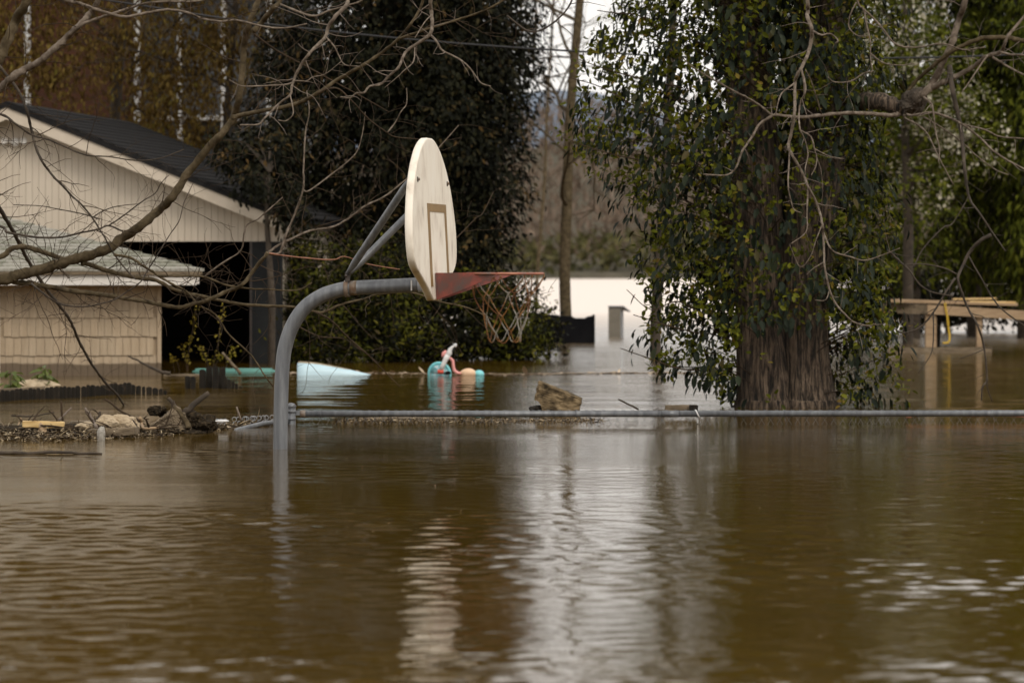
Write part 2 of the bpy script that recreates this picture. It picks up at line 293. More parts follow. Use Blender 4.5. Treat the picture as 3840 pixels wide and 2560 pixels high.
def make_water():
    ys = [-300, -100, -30, -5, 2, 5]
    y = 7.0
    while y < 80: ys.append(y); y += max(0.026, 0.026 * (y / 11.0) ** 1.55)
    while y < 900: ys.append(y); y *= 1.12
    ys = np.array(ys + [1500.0, 3500.0])
    nu = 400
    u = np.linspace(-1, 1, nu)
    half = np.clip(0.155 * ys + 1.3, 2.0, None)
    X = u[None, :] * half[:, None]
    far = np.array([2500.0])
    X = np.concatenate([np.full((len(ys), 1), -2500.0), -half[:, None] * 3 - 20, X, half[:, None] * 3 + 20, np.full((len(ys), 1), 2500.0)], 1)
    Yg = np.repeat(ys[:, None], X.shape[1], 1)
    Z = np.zeros_like(X)
    r = np.random.default_rng(3)
    # rougher and calmer patches
    A = np.ones_like(X)
    for k in range(7):
        th = r.uniform(0, 2 * math.pi); lam = r.uniform(2.0, 7.0); ph = r.uniform(0, 7)
        A += 0.22 * np.sin((X * math.cos(th) * 0.6 + Yg * math.sin(th)) * 2 * math.pi / lam + ph)
    A = np.clip(A, 0.25, 2.2)
    A *= np.interp(Yg + .5 * np.sin(X * 1.7) + .3 * np.sin(X * 4.1 + 1), [0, 17.6, 19.6, 28, 31, 44, 52], [1.75, 1.75, .8, .75, 1.4, 1.4, 1.0])   # a ruffled reach, a calm reach, a ruffled reach
    dy = np.gradient(ys)[:, None]
    for k in range(110):
        lam = 0.062 * (0.32 / 0.062) ** r.uniform(0, 1)
        th = r.uniform(0, math.pi)
        slope = 0.0048 * (lam / 0.2) ** -0.1
        a = slope * lam / (2 * math.pi); ph = r.uniform(0, 7)
        kx, ky = math.cos(th) * 2 * math.pi / lam, math.sin(th) * 2 * math.pi / lam
        fade = np.clip(lam / (2.2 * dy) - 0.6, 0, 1)          # waves finer than the grid are left to the bump
        gx = 1.1 * np.sin(X * r.uniform(.8, 2.2) + Yg * r.uniform(-1, 1) + ph * 3); gy = 0.9 * np.sin(Yg * r.uniform(.7, 2.0) + X * r.uniform(-1, 1) + ph)
        Z += a * np.sin(X * kx + Yg * ky + ph + gx + gy) * fade * (0.65 + 0.5 * np.sin(X * r.uniform(-1.2, 1.2) + Yg * r.uniform(.4, 1.2) + ph * 5))
    Z *= A
    far_in = np.clip((Yg - 26) / 6, 0, 1)
    for k in range(36):                                       # longer wind ripples on the open water behind the fence
        lam = r.uniform(.45, 1.5); th = r.normal(math.pi / 2, .55); ph = r.uniform(0, 7)
        a = .0034 * lam / (2 * math.pi); kx, ky = math.cos(th) * 2 * math.pi / lam, math.sin(th) * 2 * math.pi / lam
        Z += a * np.sin(X * kx + Yg * ky + ph + 1.2 * np.sin(X * .8 + ph * 2)) * far_in * (.6 + .6 * np.sin(X * r.uniform(-.6, .6) + Yg * r.uniform(.2, .6) + ph)) * np.clip(lam / (2.2 * dy) - .6, 0, 1)
    Z[:, :2] = 0; Z[:, -2:] = 0; Z[:6] = 0
    Z[ys > 80] = 0
    ny, nx = X.shape
    me = bpy.data.meshes.new('floodwater')
    V = np.stack([X, Yg, Z], -1).reshape(-1, 3)
    i = np.arange(ny - 1)[:, None] * nx + np.arange(nx - 1)[None, :]
    Q = np.stack([i, i + 1, i + nx + 1, i + nx], -1).reshape(-1, 4)
    me.vertices.add(len(V)); me.vertices.foreach_set('co', V.astype(np.float32).ravel())
    me.loops.add(Q.size); me.loops.foreach_set('vertex_index', Q.astype(np.int32).ravel())
    me.polygons.add(len(Q)); me.polygons.foreach_set('loop_start', np.arange(0, Q.size, 4, dtype=np.int32)); me.polygons.foreach_set('loop_total', np.full(len(Q), 4, np.int32))
    me.update(); me.validate()
    me.polygons.foreach_set('use_smooth', np.ones(len(Q), bool))
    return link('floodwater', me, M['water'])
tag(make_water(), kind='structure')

# ------------------------------------------------------------------ leaves (numpy)
def leaf_mesh(name, P, D, Nn, L, Wd, fold=0.18, curl=0.15):
    """P base points, D tip directions, Nn approx normals, L lengths, Wd widths -> one mesh of folded leaves"""
    D = D / np.linalg.norm(D, axis=1, keepdims=True)
    S = np.cross(D, Nn); S /= np.maximum(np.linalg.norm(S, axis=1, keepdims=True), 1e-6)
    U = np.cross(S, D)
    L = L[:, None]; Wd = Wd[:, None]
    b = P; tp = P + D * L - U * L * curl
    def side(s, f, wf): return P + D * L * f + S * s * Wd * wf * 0.5 + U * Wd * fold * wf - U * L * curl * f * f
    V = np.stack([b, side(1, .3, .92), side(1, .66, .78), tp, side(-1, .66, .78), side(-1, .3, .92)], 1).reshape(-1, 3)
    n = len(P); o = (np.arange(n) * 6)[:, None]
    Q = np.concatenate([o + np.array([[0, 1, 2, 3]]), o + np.array([[0, 3, 4, 5]])], 1).reshape(-1, 4)
    me = bpy.data.meshes.new(name)
    me.vertices.add(len(V)); me.vertices.foreach_set('co', V.astype(np.float32).ravel())
    me.loops.add(Q.size); me.loops.foreach_set('vertex_index', Q.astype(np.int32).ravel())
    me.polygons.add(len(Q)); me.polygons.foreach_set('loop_start', np.arange(0, Q.size, 4, dtype=np.int32)); me.polygons.foreach_set('loop_total', np.full(len(Q), 4, np.int32))
    me.update()
    return me
def unit(n, r):
    v = r.normal(size=(n, 3)); return v / np.linalg.norm(v, axis=1, keepdims=True)
def blob_points(blobs, n_clump, per, spread, r, shell=0.45):
    """clump centres inside ellipsoids (weighted to the outside), then points round each clump"""
    wts = np.array([b[6] if len(b) > 6 else b[3] * b[5] for b in blobs], float); wts /= wts.sum()
    idx = r.choice(len(blobs), n_clump, p=wts); B = np.array([b[:6] for b in blobs])[idx]
    d = unit(n_clump, r); rho = r.uniform(0, 1, n_clump) ** shell
    c = B[:, :3] + d * B[:, 3:6] * rho[:, None]
    p = np.repeat(c, per, 0) + r.normal(size=(n_clump * per, 3)) * spread
    out = np.repeat(d / B[:, 3:6], per, 0); out /= np.linalg.norm(out, axis=1, keepdims=True)
    return p, out
def foliage(name, mat, parent, blobs, n_clump, per, spread, L, Wd, droop=0.5, seed=1, shell=0.45, cut=None, kind='stuff', jitter=0.6):
    r = np.random.default_rng(seed)
    P, O = blob_points(blobs, n_clump, per, spread, r, shell)
    keep = P[:, 2] > 0.01
    if cut is not None: keep &= cut(P)
    P, O = P[keep], O[keep]; n = len(P)
    D = O * 0.6 + unit(n, r) * jitter; D[:, 2] -= droop
    Nn = O + unit(n, r) * 0.5; Nn[:, 2] += 0.4
    s = r.uniform(0.65, 1.25, n)
    o = link(name, leaf_mesh(name, P, D, Nn, L * s, Wd * s * r.uniform(.8, 1.2, n)), mat, parent)
    if kind: o['kind'] = kind
    return o

# far bank and woods across the river
def far_bank():
    xs = np.linspace(-1500, 1500, 90); rows = [(800, -1), (803, 1.2), (830, 3), (860, 13), (900, 26), (960, 30), (1200, 28), (1500, -2)]
    V = []; 
    for (y, z) in rows:
        for i, x in enumerate(xs):
            V.append((x, y + 10 * math.sin(x * 0.013), z + (0 if z < 2 else 0.12 * z * math.sin(x * 0.02 + y) + 0.06 * z * math.sin(x * .07))))
    n = len(xs); Fc = [(j * n + i, j * n + i + 1, (j + 1) * n + i + 1, (j + 1) * n + i) for j in range(len(rows) - 1) for i in range(n - 1)]
    return tag(MB().add(V, Fc).build('hills', M['far_bank'], smooth=True), kind='structure')
far_bank()
def far_woods(name, mat, n, seed, yr, zr, L, Wd, label, vertical):
    r = np.random.default_rng(seed)
    x = r.uniform(-150, 190, n); t = r.uniform(0, 1, n); y = yr[0] + (yr[1] - yr[0]) * t
    base = np.interp(y, [800, 830, 860, 900, 960], [0.5, 3, 13, 26, 29])
    # crowns of single trees: height falls off round each trunk
    tx = np.round(x / 7.0) * 7.0 + np.sin(np.round(x / 7.0) * 12.9 + np.round(y / 9) * 4.1) * 3
    top = zr * (0.75 + 0.4 * np.abs(np.sin(np.round(x / 7.0) * 78.2 + np.round(y / 9) * 3.7)))
    h = r.uniform(0.0, 1, n) ** 0.8
    wd = 3.4 * np.sin(np.clip(h, 0.08, 1) * math.pi * 0.85) + 0.3
    P = np.stack([tx + r.normal(size=n) * wd, np.round(y / 9) * 9 + r.normal(size=n) * wd, base + h * top], 1)
    D = unit(n, r); D[:, 2] += vertical
    o = link(name, leaf_mesh(name, P, D, unit(n, r), L * r.uniform(.6, 1.4, n), Wd * r.uniform(.6, 1.4, n)), mat)
    return tag(o, label, 'woods', kind='stuff')
far_woods('far_woods', M['far_brown'], 26000, 5, (806, 925), 13, 2.6, 0.55, 'bare brown woods on the far bank across the river', 1.2)
far_woods('far_thicket', M['far_green'], 7000, 6, (803, 815), 7.0, 1.8, 1.0, 'low spring green thicket along the far river bank', 0.3)
rd = MB(); xs = np.linspace(-700, 900, 60)
V = []
for (y, k) in ((2600, 0.0), (2700, 0.75), (2900, 1.0), (3400, 0.6)):
    for x in xs: V.append((x, y, k * (118 + 14 * math.sin(x * .009 + 2.1) + 8 * math.sin(x * .031))))
n = len(xs); rd.add(V, [(j * n + i, j * n + i + 1, (j + 1) * n + i + 1, (j + 1) * n + i) for j in range(3) for i in range(n - 1)])
tag(rd.build('ridge', M['far_ridge'], smooth=True), kind='structure')

# wet tide line on the shed shingles: a stain at its own height above the flood
def add_wet(m, z0=0.13):
    t = m.node_tree; p = t.nodes['Principled BSDF']; src = p.inputs['Base Color'].links[0].from_socket
    g = t.nodes.new('ShaderNodeNewGeometry'); sx = t.nodes.new('ShaderNodeSeparateXYZ'); t.links.new(g.outputs['Position'], sx.inputs[0])
    n = N(t, 'ShaderNodeTexNoise', Scale=3.5, Detail=3); t.links.new(g.outputs['Position'], n.inputs['Vector'])
    a = N(t, 'ShaderNodeMath', operation='MULTIPLY_ADD'); t.links.new(n.outputs['Fac'], a.inputs[0]); a.inputs[1].default_value = -0.09; t.links.new(sx.outputs['Z'], a.inputs[2])
    mr = N(t, 'ShaderNodeMapRange'); mr.inputs[1].default_value = z0 - 0.06; mr.inputs[2].default_value = z0 - 0.04; t.links.new(a.outputs[0], mr.inputs[0])
    mx = N(t, 'ShaderNodeMix', data_type='RGBA'); t.links.new(mr.outputs[0], mx.inputs[0]); mx.inputs[6].default_value = (0.12, 0.085, 0.052, 1)
    t.links.new(src, mx.inputs[7]); t.links.new(mx.outputs[2], p.inputs['Base Color'])
for k in ('shingle_wall', 'shingle_wall2'): add_wet(M[k])

# ------------------------------------------------------------------ garage
PHI = R(7.5)
def make_garage():
    g = empty('garage', ((47 - 1920) * 48 / F, 48, 0), -PHI)
    tag(g, 'taupe garage with wide gable, vertical board siding, black shingle roof and open dark doorway', 'garage')
    HW, ZB, ZP, SL = 3.24, 1.454, 3.02, 0.40
    wall = MB().add([(-HW, .022, ZB), (HW, .022, ZB), (HW, .022, ZP - SL * HW), (0, .022, ZP), (-HW, .022, ZP - SL * HW),
                     (-HW, .09, ZB), (HW, .09, ZB), (HW, .09, ZP - SL * HW), (0, .09, ZP), (-HW, .09, ZP - SL * HW)],
                    [(0, 1, 2, 3, 4), (9, 8, 7, 6, 5), (0, 5, 6, 1), (1, 6, 7, 2), (2, 7, 8, 3), (3, 8, 9, 4), (4, 9, 5, 0)]).build('gable_wall', M['taupe'], g)
    x = -HW; wv = 0.081; k = 0
    while x < HW - 0.02:
        a, b = x + 0.0021, min(x + wv, HW) - 0.0021
        za, zb = ZP - SL * abs(a), ZP - SL * abs(b)
        y0 = 0.002 * math.sin(k * 2.7)
        MB().add([(a, y0, ZB - .004), (b, y0, ZB - .004), (b, y0, zb), (a, y0, za), (a, .021, ZB - .004), (b, .021, ZB - .004), (b, .021, zb), (a, .021, za)],
                 [(0, 1, 2, 3), (5, 4, 7, 6), (0, 4, 5, 1), (1, 5, 6, 2), (2, 6, 7, 3), (3, 7, 4, 0)]).build('plank', M['taupe'], wall)
        x += wv; k += 1
    # rake boards and soffit
    yo = -0.30
    for s in (-1, 1):
        e = HW + 0.16
        def sl(x, dz): return (s * x, 0, ZP - SL * x + dz)
        v = []
        for yy in (yo, yo + 0.025):
            v += [(0, yy, ZP + .075), (s * e, yy, ZP - SL * e + .075), (s * e, yy, ZP - SL * e - .115), (0, yy, ZP - .115)]
        MB().add(v, [(0, 1, 2, 3), (7, 6, 5, 4), (0, 4, 5, 1), (1, 5, 6, 2), (2, 6, 7, 3), (3, 7, 4, 0)]).build('rake_board', M['trim'], g, fix=True)
        v = []
        for yy in (yo + .004, yo - 0.016):
            v += [(0, yy, ZP + .10), (s * (e + .02), yy, ZP - SL * e + .10), (s * (e + .02), yy, ZP - SL * e + .055), (0, yy, ZP + .055)]
        MB().add(v, [(0, 1, 2, 3), (7, 6, 5, 4), (0, 4, 5, 1), (1, 5, 6, 2), (2, 6, 7, 3), (3, 7, 4, 0)]).build('rake_trim', M['trim'], g, fix=True)
        MB().add([(0, yo + .03, ZP - .012), (s * e, yo + .03, ZP - SL * e - .012), (s * e, -.004, ZP - SL * e - .012), (0, -.004, ZP - .012),
                  (0, yo + .03, ZP + .01), (s * e, yo + .03, ZP - SL * e + .01), (s * e, -.004, ZP - SL * e + .01), (0, -.004, ZP + .01)],
                 [(0, 1, 2, 3), (7, 6, 5, 4), (0, 4, 5, 1), (1, 5, 6, 2), (2, 6, 7, 3), (3, 7, 4, 0)]).build('soffit', M['taupe'], g, fix=True)
        # roof deck with lapped courses
        e2 = HW + 0.22
        rf = MB().add([(0, yo - .02, ZP + .10), (s * e2, yo - .02, ZP - SL * e2 + .10), (s * e2, 6.2, ZP - SL * e2 + .10), (0, 6.2, ZP + .10),
                       (0, yo - .02, ZP + .03), (s * e2, yo - .02, ZP - SL * e2 + .03), (s * e2, 6.2, ZP - SL * e2 + .03), (0, 6.2, ZP + .03)],
                      [(0, 1, 2, 3), (7, 6, 5, 4), (0, 4, 5, 1), (1, 5, 6, 2), (2, 6, 7, 3), (3, 7, 4, 0)]).build('roof', M['roof_dark'], g, fix=True)
        nc = 24
        for i in range(nc):
            xa, xb = e2 * i / nc, e2 * (i + 1) / nc + .03
            if s < 0: continue
            t1 = .104; t2 = .118 + .004 * random.random()
            MB().add([(s * xa, yo - .024, ZP - SL * xa + t1), (s * xb, yo - .024, ZP - SL * xb + t2), (s * xb, 6.2, ZP - SL * xb + t2), (s * xa, 6.2, ZP - SL * xa + t1),
                      (s * xb, yo - .024, ZP - SL * xb + .101), (s * xb, 6.2, ZP - SL * xb + .101)],
                     [(0, 1, 2, 3), (1, 4, 5, 2), (0, 4, 1)]).build('shingle_course', M['roof_dark'], rf)
    # side walls, back wall, doorway
    MB().box(HW - .12, HW, .092, 6, -2.2, ZP - SL * HW).build('side_wall', M['taupe'], g)
    MB().box(-HW, -HW + .12, .092, 6, -2.2, ZP - SL * HW).build('side_wall', M['taupe'], g)
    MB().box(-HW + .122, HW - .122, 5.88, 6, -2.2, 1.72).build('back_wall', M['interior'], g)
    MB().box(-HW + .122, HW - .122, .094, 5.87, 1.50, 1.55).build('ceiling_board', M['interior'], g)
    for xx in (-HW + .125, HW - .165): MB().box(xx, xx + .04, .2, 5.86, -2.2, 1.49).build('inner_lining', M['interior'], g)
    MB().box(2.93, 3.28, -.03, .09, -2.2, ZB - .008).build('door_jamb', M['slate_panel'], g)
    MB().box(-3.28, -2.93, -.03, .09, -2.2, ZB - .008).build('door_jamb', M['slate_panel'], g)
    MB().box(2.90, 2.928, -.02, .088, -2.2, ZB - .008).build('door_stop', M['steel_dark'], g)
    # twin floodlight under the peak
    fl = empty('floodlight', g.matrix_basis @ Vector((0.045, -0.03, 2.64)), -PHI)
    tag(fl, 'white twin-headed floodlight fixed under the peak of the taupe gable', 'floodlight')
    def lathe(prof, M4, n=16):
        m = MB(); v = []; f = []
        for (r_, z_) in prof:
            for i in range(n):
                a = 2 * math.pi * i / n; v.append(M4 @ Vector((r_ * math.cos(a), r_ * math.sin(a), z_)))
        for j in range(len(prof) - 1):
            for i in range(n): f.append((j * n + i, j * n + (i + 1) % n, (j + 1) * n + (i + 1) % n, (j + 1) * n + i))
        f.append(tuple(range(n - 1, -1, -1))); f.append(tuple(range((len(prof) - 1) * n, len(prof) * n)))
        return m.add(v, f)
    Mf = Matrix.Rotation(R(90), 4, 'X')
    lathe([(.055, 0), (.055, .012), (.048, .03), (.025, .045)], Mf).build('mount', M['white_trim'], fl, True, fix=True)
    for s in (-1, 1):
        Mh = Matrix.Translation((s * .095, -.045, .012)) @ Matrix.Rotation(R(s * 28), 4, 'Z') @ Mf
        lathe([(.018, -.03), (.02, 0), (.036, .03), (.040, .06), (.036, .062), (.030, .05)], Mh).build('lamp_head', M['white_trim'], fl, True, fix=True)
        MB().tube([(s * .035, -.03, 0), (s * .08, -.035, .012)], .011, 8).build('arm', M['white_trim'], fl, True)
    return g
garage = make_garage()

# ------------------------------------------------------------------ shed in front of it
def make_shed():
    s = empty('shed', ((605 - 1920) * 42 / F, 42, 0), R(5.5))
    tag(s, 'tan shingled shed with grey hipped roof and white eave, water up its wall', 'shed')
    ZT = 0.945
    wall = MB().box(-4.6, -.002, .012, .12, -2.2, ZT + .1).build('front_wall', M['shingle_wall'], s)
    rows = [(1.02, .832), (.832, .608), (.608, .409), (.409, .213), (.213, -.03)]
    for ri, (zt, zb) in enumerate(rows):
        x = -0.045 - (ri % 2) * 0.04
        while x > -1.64:
            wd = 0.079 * random.uniform(.86, 1.14); a = x - wd + .0036
            t0, t1 = -.004, -.018 - .004 * random.random(); jb = random.uniform(-.006, .004)
            MB().add([(a, t1, zb + jb), (x, t1, zb + jb), (x, t0, zt), (a, t0, zt), (a, .011, zb + jb), (x, .011, zb + jb), (x, .011, zt), (a, .011, zt)],
                     [(0, 1, 2, 3), (0, 4, 5, 1), (1, 5, 6, 2), (3, 7, 4, 0), (2, 6, 7, 3)]).build('shingle', M[random.choice(['shingle_wall', 'shingle_wall2'])], wall)
            x -= wd
    MB().box(-.042, 0, -.03, .011, -2.2, ZT + .06).build('corner_board', M['shingle_wall'], s)
    MB().box(-1.76, -1.68, -.034, .011, -2.2, ZT + .06).build('door_casing', M['trim'], s)
    MB().box(-.12, 0, .122, 4.6, -2.2, ZT + .1).build('side_wall', M['shingle_wall'], s)
    MB().box(-4.6, -4.48, .122, 4.6, -2.2, ZT + .1).build('side_wall', M['shingle_wall'], s)
    MB().box(-4.6, 0, 4.602, 4.7, -2.2, ZT + .1).build('back_wall', M['shingle_wall'], s)
    # hipped roof
    oh, ze, pit = .42, 1.10, .27
    x0, x1, y0, y1 = -4.6 - oh, oh, -oh, 4.7 + oh
    hw = (x1 - x0) / 2; ax = (x0 + x1) / 2; yA, yB = y0 + hw, y1 - hw
    if yB < yA: yA = yB = (y0 + y1) / 2
    zt = ze + pit * hw
    rf = MB().add([(x0, y0, ze), (x1, y0, ze), (x1, y1, ze), (x0, y1, ze), (ax, yA, zt), (ax, yB + .01, zt)],
                  [(0, 1, 4), (1, 2, 5, 4), (2, 3, 5), (3, 0, 4, 5), (3, 2, 1, 0)]).build('roof', M['roof_grey'], s)
    e = 0.128; r = 0
    ca = 1 / math.hypot(1, pit)
    while True:
        ya, yb = y0 - .012 + e * r, y0 - .012 + e * (r + 1) + .035
        xl, xr = x0 + (ya - y0) + .01, x1 - (ya - y0)
        if xr - xl < .2 or ya > yA - .05: break
        x = xr - (0.0 if r % 2 else .165)
        first = True
        while x > -2.6:
            xa = x - .325
            xe = xr + .01 if first else x - .004
            zb_ = ze + pit * (ya - y0) + .024 + .007 * random.random(); zt_ = ze + pit * (yb - y0) + .006
            xe_t = min(xe, x1 - (yb - y0) + .02) if first else xe
            MB().add([(xa, ya, zb_), (xe, ya, zb_), (xe_t, yb, zt_), (xa, yb, zt_), (xa, ya, zb_ - .030), (xe, ya, zb_ - .030)],
                     [(0, 1, 2, 3), (4, 5, 1, 0), (1, 5, 2), (0, 3, 4)]).build('roof_shingle', M[random.choice(['roof_grey', 'roof_grey', 'roof_grey2'])], rf)
            x = xa; first = False
        r += 1
    MB().box(x0 - .0, x1 + .0, y0 - .006, y0 + .02, ze - .045, ze - .002).build('drip_edge', M['wood_weathered'], s)
    MB().box(x0 + .05, x1 - .06, y0 + .03, y0 + .055, .948, ze - .05).build('fascia', M['white_trim'], s)
    MB().box(x1 - .055, x1 - .03, y0 + .03, y1, .96, ze - .05).build('fascia', M['white_trim'], s)
    MB().box(x0 + .05, x1 - .06, y0 + .056, .01, .985, 1.0).build('soffit', M['trim'], s)
    MB().box(.002, x1 - .06, .012, y1 - .1, .985, 1.0).build('soffit', M['trim'], s)
    return s
make_shed()

# ------------------------------------------------------------------ brick house behind the garage
def make_house():
    Y = 62; h = empty('brick_house', (W(300, 0, Y).x, Y, 0))
    tag(h, 'red brick house with grey porch wall and white posts behind the garage roof', 'house')
    def X(px): return (px - 300) * Y / F
    def Z(py): return CH - (py - HZ) * Y / F
    MB().box(X(-900), X(528), 0, 6, -2.2, 7.5).build('wall', M['brick'], h)
    MB().box(X(528) + .004, X(1120), .5, 6, -2.2, 7.5).build('porch_wall', M['house_grey'], h)
    for px in (106, 517, 676, 840, 1010):
        wd = 22 if px < 600 else 18
        MB().box(X(px) - wd * Y / F / 2, X(px) + wd * Y / F / 2, -.16, -.02, -2.2, 6.2).build('post', M['white_plastic'], h, bevel=.008)
    MB().box(X(600), X(900), -.20, .48, Z(452), Z(436)).build('porch_rail', M['white_plastic'], h)
    MB().add([(X(-1000), -.8, 6.3), (X(1200), -.8, 6.3), (X(1200), 3, 8.3), (X(-1000), 3, 8.3), (X(-1000), 6.8, 6.3), (X(1200), 6.8, 6.3)],
             [(0, 1, 2, 3), (3, 2, 5, 4), (0, 3, 4), (1, 5, 2), (0, 4, 5, 1)]).build('roof', M['roof_dark'], h)
make_house()

# ------------------------------------------------------------------ basketball hoop
def make_hoop():
    Y = 24.4; s = Y / F; phi = R(9.8)
    t = empty('basketball_hoop', W(1051, 1685, Y))
    tag(t, 'grey gooseneck basketball hoop with cream fan backboard, red bracket and rusty chain net', 'basketball hoop')
    base = t.location.copy()
    dv = Vector((math.cos(phi), -math.sin(phi), 0))            # pole -> rim
    wv = Vector((math.sin(phi), math.cos(phi), 0))             # along the board, away from the viewer
    def Q(px, py, wo=0.0):       # point in the hoop's own upright plane (dist along dv from the pole), relative to the base
        a = (px - 1051) * s / math.cos(phi)
        return dv * a + Vector((0, 0, (1685 - py) * s)) + wv * wo
    # pole
    cl = [(1046, 3100), (1048, 2600), (1049, 2150), (1050, 1850), (1051, 1685), (1054, 1500), (1060, 1370), (1072, 1290), (1100, 1215), (1145, 1152), (1205, 1110), (1262, 1090), (1320, 1080), (1440, 1074), (1584, 1067)]
    pts = [Q(*p) for p in spline(cl, 6)]
    MB().tube(pts, 27.0 * s, 28).build('pole', M['galv'], t, True)
    MB().tube([Q(1572, 1068), Q(1618, 1066)], 29.0 * s, 24).build('end_sleeve', M['box_side'], t, True)
    MB().tube([Q(1612, 1090), Q(1610, 1118)], .010, 10).build('bolt', M['steel_dark'], t, True)
    # clamp
    ca = (Q(1440, 1074) - Q(1320, 1080)).normalized(); cc = Q(1303, 1082)
    MB().tube([cc - ca * .013, cc + ca * .013], 31.5 * s, 28).build('clamp', M['galv_rust'], t, True)
    MB().tube([Q(1316, 1080), Q(1342, 1079)], 27.6 * s, 28).build('rust_collar', M['galv_rust'], t, True)
    a0 = Q(1305, 1052)
    MB().box(-.014, .014, -.035, .035, -.01, .055, Matrix.Translation(a0)).build('clamp_tab', M['steel_dark'], t, bevel=.004)
    MB().tube([a0 + wv * -.05 + Vector((0, 0, .03)), a0 + wv * .05 + Vector((0, 0, .03))], .009, 8).build('bolt', M['steel_dark'], t, True)
    MB().box(-.005, .004, -.004, .0, -.033, .03, Matrix.Translation(Q(1546, 1069) + Vector((0, -27.2 * s, 0)))).build('paint_tick', M['white_plastic'], t)
    # backboard: outline as height -> half width (1 = widest)
    tilt = R(2.9)
    orig = Q(1646, 1125)                                       # centre of the bottom edge, face side
    up = (Vector((0, 0, 1)) * math.cos(tilt) - dv * math.sin(tilt)); nrm = (dv * math.cos(tilt) + Vector((0, 0, 1)) * math.sin(tilt))
    def B(w_, z_, d_=0.0): return orig + wv * w_ + up * z_ + nrm * d_
    HM, BH = 0.70, 0.99
    prof = [(0, .20), (.07, .40), (.14, .66), (.19, .85), (.235, .945), (.29, .985), (.36, 1.0), (.44, .995), (.52, .965), (.60, .915), (.68, .85), (.75, .765), (.81, .68), (.87, .565), (.92, .45), (.955, .33), (.98, .215), (.993, .11)]
    pr = [(p[0], p[1]) for p in spline(prof, 3)]
    loop = [(-hw * HM, z * BH) for (z, hw) in pr] + [(hw * HM, z * BH) for (z, hw) in reversed(pr)]
    n = len(loop)
    def inset(d):
        out = []
        for i in range(n):
            p0, p1, p2 = Vector(loop[i - 1]), Vector(loop[i]), Vector(loop[(i + 1) % n])
            tn = (p2 - p0).normalized(); nr = Vector((tn.y, -tn.x))
            c = p1 + nr * d
            out.append((c.x, c.y))
        ctr = Vector((0, .45))
        if sum((Vector(o_) - ctr).length for o_ in out) > sum((Vector(o_) - ctr).length for o_ in loop) and d > 0:
            out = []
            for i in range(n):
                p0, p1, p2 = Vector(loop[i - 1]), Vector(loop[i]), Vector(loop[(i + 1) % n])
                tn = (p2 - p0).normalized(); nr = Vector((-tn.y, tn.x)); c = p1 + nr * d; out.append((c.x, c.y))
        return out
    TH = 0.047
    rings = [(inset(.010), 0.0), (inset(.003), -.003), (loop, -.010), (loop, -TH + .006), (inset(.006), -TH)]
    V = []; Fc = []
    for lp, d_ in rings: V += [B(a, b, d_) for a, b in lp]
    for j in range(len(rings) - 1):
        for i in range(n): Fc.append((j * n + i, j * n + (i + 1) % n, (j + 1) * n + (i + 1) % n, (j + 1) * n + i))
    Fc.append(tuple(range(n))); Fc.append(tuple(range(5 * n - 1, 4 * n - 1, -1)))
    b = MB().add(V, Fc).build('backboard', M['board'], t, fix=True)
    for p in b.data.polygons:
        if len(p.vertices) == 4: p.use_smooth = True
    # brown target lines, moulded proud of the face
    def strip(w0, w1, z0, z1, d0=.001, d1=.0032):
        v = [B(a, c, e) for e in (d0, d1) for (a, c) in ((w0, z0), (w1, z0), (w1, z1), (w0, z1))]
        MB().add(v, [(0, 3, 2, 1), (4, 5, 6, 7), (0, 1, 5, 4), (1, 2, 6, 5), (2, 3, 7, 6), (3, 0, 4, 7)]).build('target_line', M['brown_line'], b, fix=True)
    wl0, wl1, wr0, wr1 = -.215, -.150, .330, .385
    strip(wl0, wr1, .535, .585); strip(wl0, wl1, .083, .5348); strip(wr0, wr1, .083, .5348)
    for (w_, z_) in ((-.47, .722), (.47, .716)):
        MB().tube([B(w_, z_, -.002), B(w_, z_, .004)], .016, 14).build('bolt_hole', M['steel_dark'], b)
        MB().tube([B(w_, z_, .004), B(w_ , z_, .014)], .009, 6).build('bolt', M['galv_rust'], b)
    # braces
    for (sgn, w_) in ((-1, -.47), (1, .47)):
        st = a0 + Vector((0, 0, .035)) + wv * (.022 * sgn)
        en = B(w_, .72, -TH)
        p = [st + (en - st) * k for k in (0, .06, .12, .3, .6, .9, .97, 1)]
        MB().tube(p, [.011, .016, .022, .0225, .0225, .0225, .018, .012], 14).build('brace', M['galv'], t, True)
    # bracket: mounting plate, two gussets, top plate
    zt = (1125 - 1023) * s; zb = .004
    rc = Q(1894, 1026); rr = .229
    plate = [B(w_, z_, d_) for d_ in (.0045, .009) for (w_, z_) in ((-.075, zb), (.075, zb), (.075, zt), (-.075, zt))]
    br = MB().add(plate, [(0, 3, 2, 1), (4, 5, 6, 7), (0, 1, 5, 4), (1, 2, 6, 5), (2, 3, 7, 6), (3, 0, 4, 7)]).build('bracket', M['red_metal'], t, fix=True)
    for sg in (-1, 1):
        A = B(sg * .072, zb, .009); Bq = B(sg * .072, zt, .009); tip = rc + wv * sg * (rr + .008) + dv * (-.006)
        tipu = tip + Vector((0, 0, .008)); tipd = tip + Vector((0, 0, -.012))
        th = wv * .004 * -sg
        back = tip - dv * .06 + Vector((0, 0, -.025))
        v = [A, Bq, tipu, tipd, A + th, Bq + th, tipu + th, tipd + th]
        MB().add(v, [(0, 1, 2, 3), (7, 6, 5, 4), (0, 4, 5, 1), (1, 5, 6, 2), (2, 6, 7, 3), (3, 7, 4, 0)]).build('gusset', M['red_metal'], br, fix=True)
    Bl, Br = B(-.07, zt, .010), B(.07, zt, .010); Tl, Tr = rc + wv * -(rr - .01) - dv * .05 + Vector((0, 0, .004)), rc + wv * (rr - .01) - dv * .05 + Vector((0, 0, .004))
